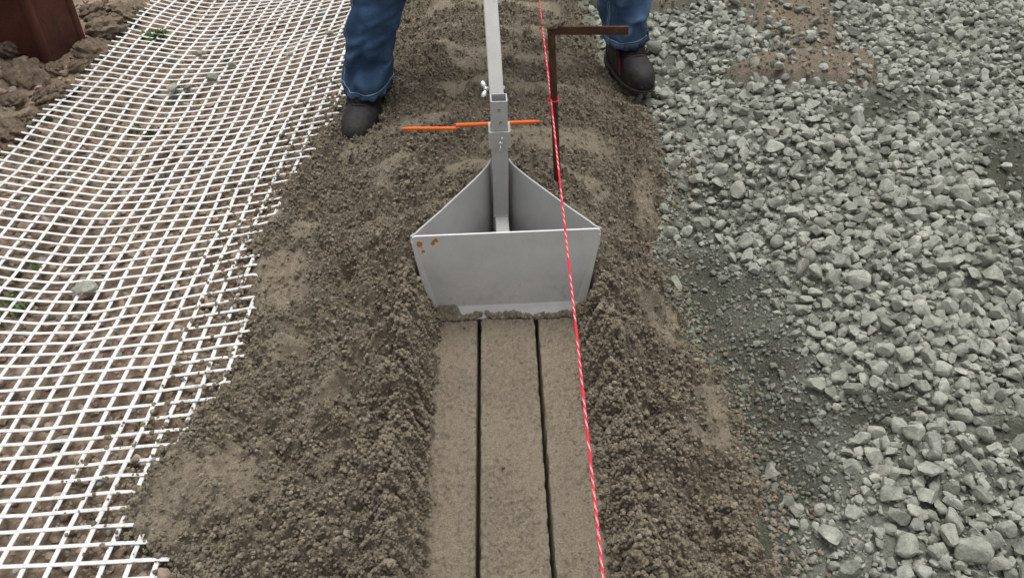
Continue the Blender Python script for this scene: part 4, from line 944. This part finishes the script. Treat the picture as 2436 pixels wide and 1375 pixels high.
# upper body, above the frame: one skinned figure holding the grip bar
M_SKIN = m_simple('skin', (0.45, 0.27, 0.2), 0.6, 0, 60, 0.08); M_COAT = m_simple('dark_work_jacket', (0.03, 0.035, 0.045), 0.9, 0, 30, 0.25, bump=0.001, bscale=60); M_HAIR = m_simple('dark_hair', (0.03, 0.02, 0.015), 0.7, 0, 200, 0.4)
def skinned(name, pts, edges, rad, mat, root=0):
    me = bpy.data.meshes.new(name); me.from_pydata([tuple(Vector(p) - PL) for p in pts], edges, []); o = add(name, me, person)
    md = o.modifiers.new('s', 'SKIN'); md.use_smooth_shade = True
    for i, v in enumerate(me.skin_vertices[0].data): v.radius = (rad[i], rad[i]); v.use_root = (i == root)
    o.modifiers.new('b', 'SUBSURF').levels = 1
    dg = bpy.context.evaluated_depsgraph_get(); ev = bpy.data.meshes.new_from_object(o.evaluated_get(dg)); o.modifiers.clear(); o.data = ev; ev.materials.clear(); ev.materials.append(mat)
    ev.polygons.foreach_set('use_smooth', [True] * len(ev.polygons)); return o
hb = tool.matrix_basis if False else Matrix.Translation(tool.location) @ tool.rotation_euler.to_matrix().to_4x4()
hL, hR = hb @ (Mh @ Vector((-0.17, 0, 1.005))), hb @ (Mh @ Vector((0.17, 0, 1.005)))
pts = [(0.03, 2.66, 1.0), (0.03, 2.67, 1.18), (0.03, 2.66, 1.36), (0.03, 2.65, 1.48), (0.03, 2.63, 1.58), (0.03, 2.60, 1.70)]; rad = [0.15, 0.145, 0.15, 0.07, 0.058, 0.10]; ed = [(0, 1), (1, 2), (2, 3), (3, 4), (4, 5)]
for s, hnd in ((-1, hL), (1, hR)):
    i = len(pts); sh = Vector((0.03 + s * 0.19, 2.66, 1.42)); el = Vector((0.03 + s * 0.29, 2.70, 1.20)); wr = hnd + Vector((0, 0.07, 0.03)); pm = hnd + Vector((0, 0.022, 0.024))
    pts += [sh, el, wr, pm]; rad += [0.065, 0.048, 0.032, 0.03]; ed += [(2, i), (i, i + 1), (i + 1, i + 2), (i + 2, i + 3)]
    for f in range(4):
        x = (f - 1.5) * 0.019; k = len(pts); pts += [pm + Vector((x, -0.03, 0.004)), pm + Vector((x, -0.045, -0.02)), pm + Vector((x, -0.03, -0.042))]; rad += [0.0095, 0.009, 0.008]; ed += [(i + 3, k), (k, k + 1), (k + 1, k + 2)]
    k = len(pts); pts += [pm + Vector((-s * 0.035, 0.0, -0.012)), pm + Vector((-s * 0.03, -0.012, -0.038))]; rad += [0.011, 0.009]; ed += [(i + 3, k), (k, k + 1)]
skinned('body', pts, ed, rad, M_SKIN)
pts = [(0.03, 2.66, 0.96), (0.03, 2.67, 1.18), (0.03, 2.66, 1.37), (0.03, 2.655, 1.48)]; rad = [0.178, 0.172, 0.175, 0.085]; ed = [(0, 1), (1, 2), (2, 3)]
for s, hnd in ((-1, hL), (1, hR)):
    i = len(pts); pts += [Vector((0.03 + s * 0.19, 2.66, 1.42)), Vector((0.03 + s * 0.29, 2.70, 1.20)), hnd + Vector((0, 0.09, 0.035))]; rad += [0.085, 0.066, 0.05]; ed += [(2, i), (i, i + 1), (i + 1, i + 2)]
skinned('jacket', pts, ed, rad, M_COAT)
bm = bmesh.new(); bmesh.ops.create_uvsphere(bm, u_segments=24, v_segments=14, radius=1)
for v_ in bm.verts: v_.co = Vector((v_.co.x * 0.088, v_.co.y * 0.105 + 0.012, v_.co.z * 0.09 + 0.045)) + Vector((0.03, 2.60, 1.72)) - PL
bm_obj('hair', bm, M_HAIR, person, smooth=True)
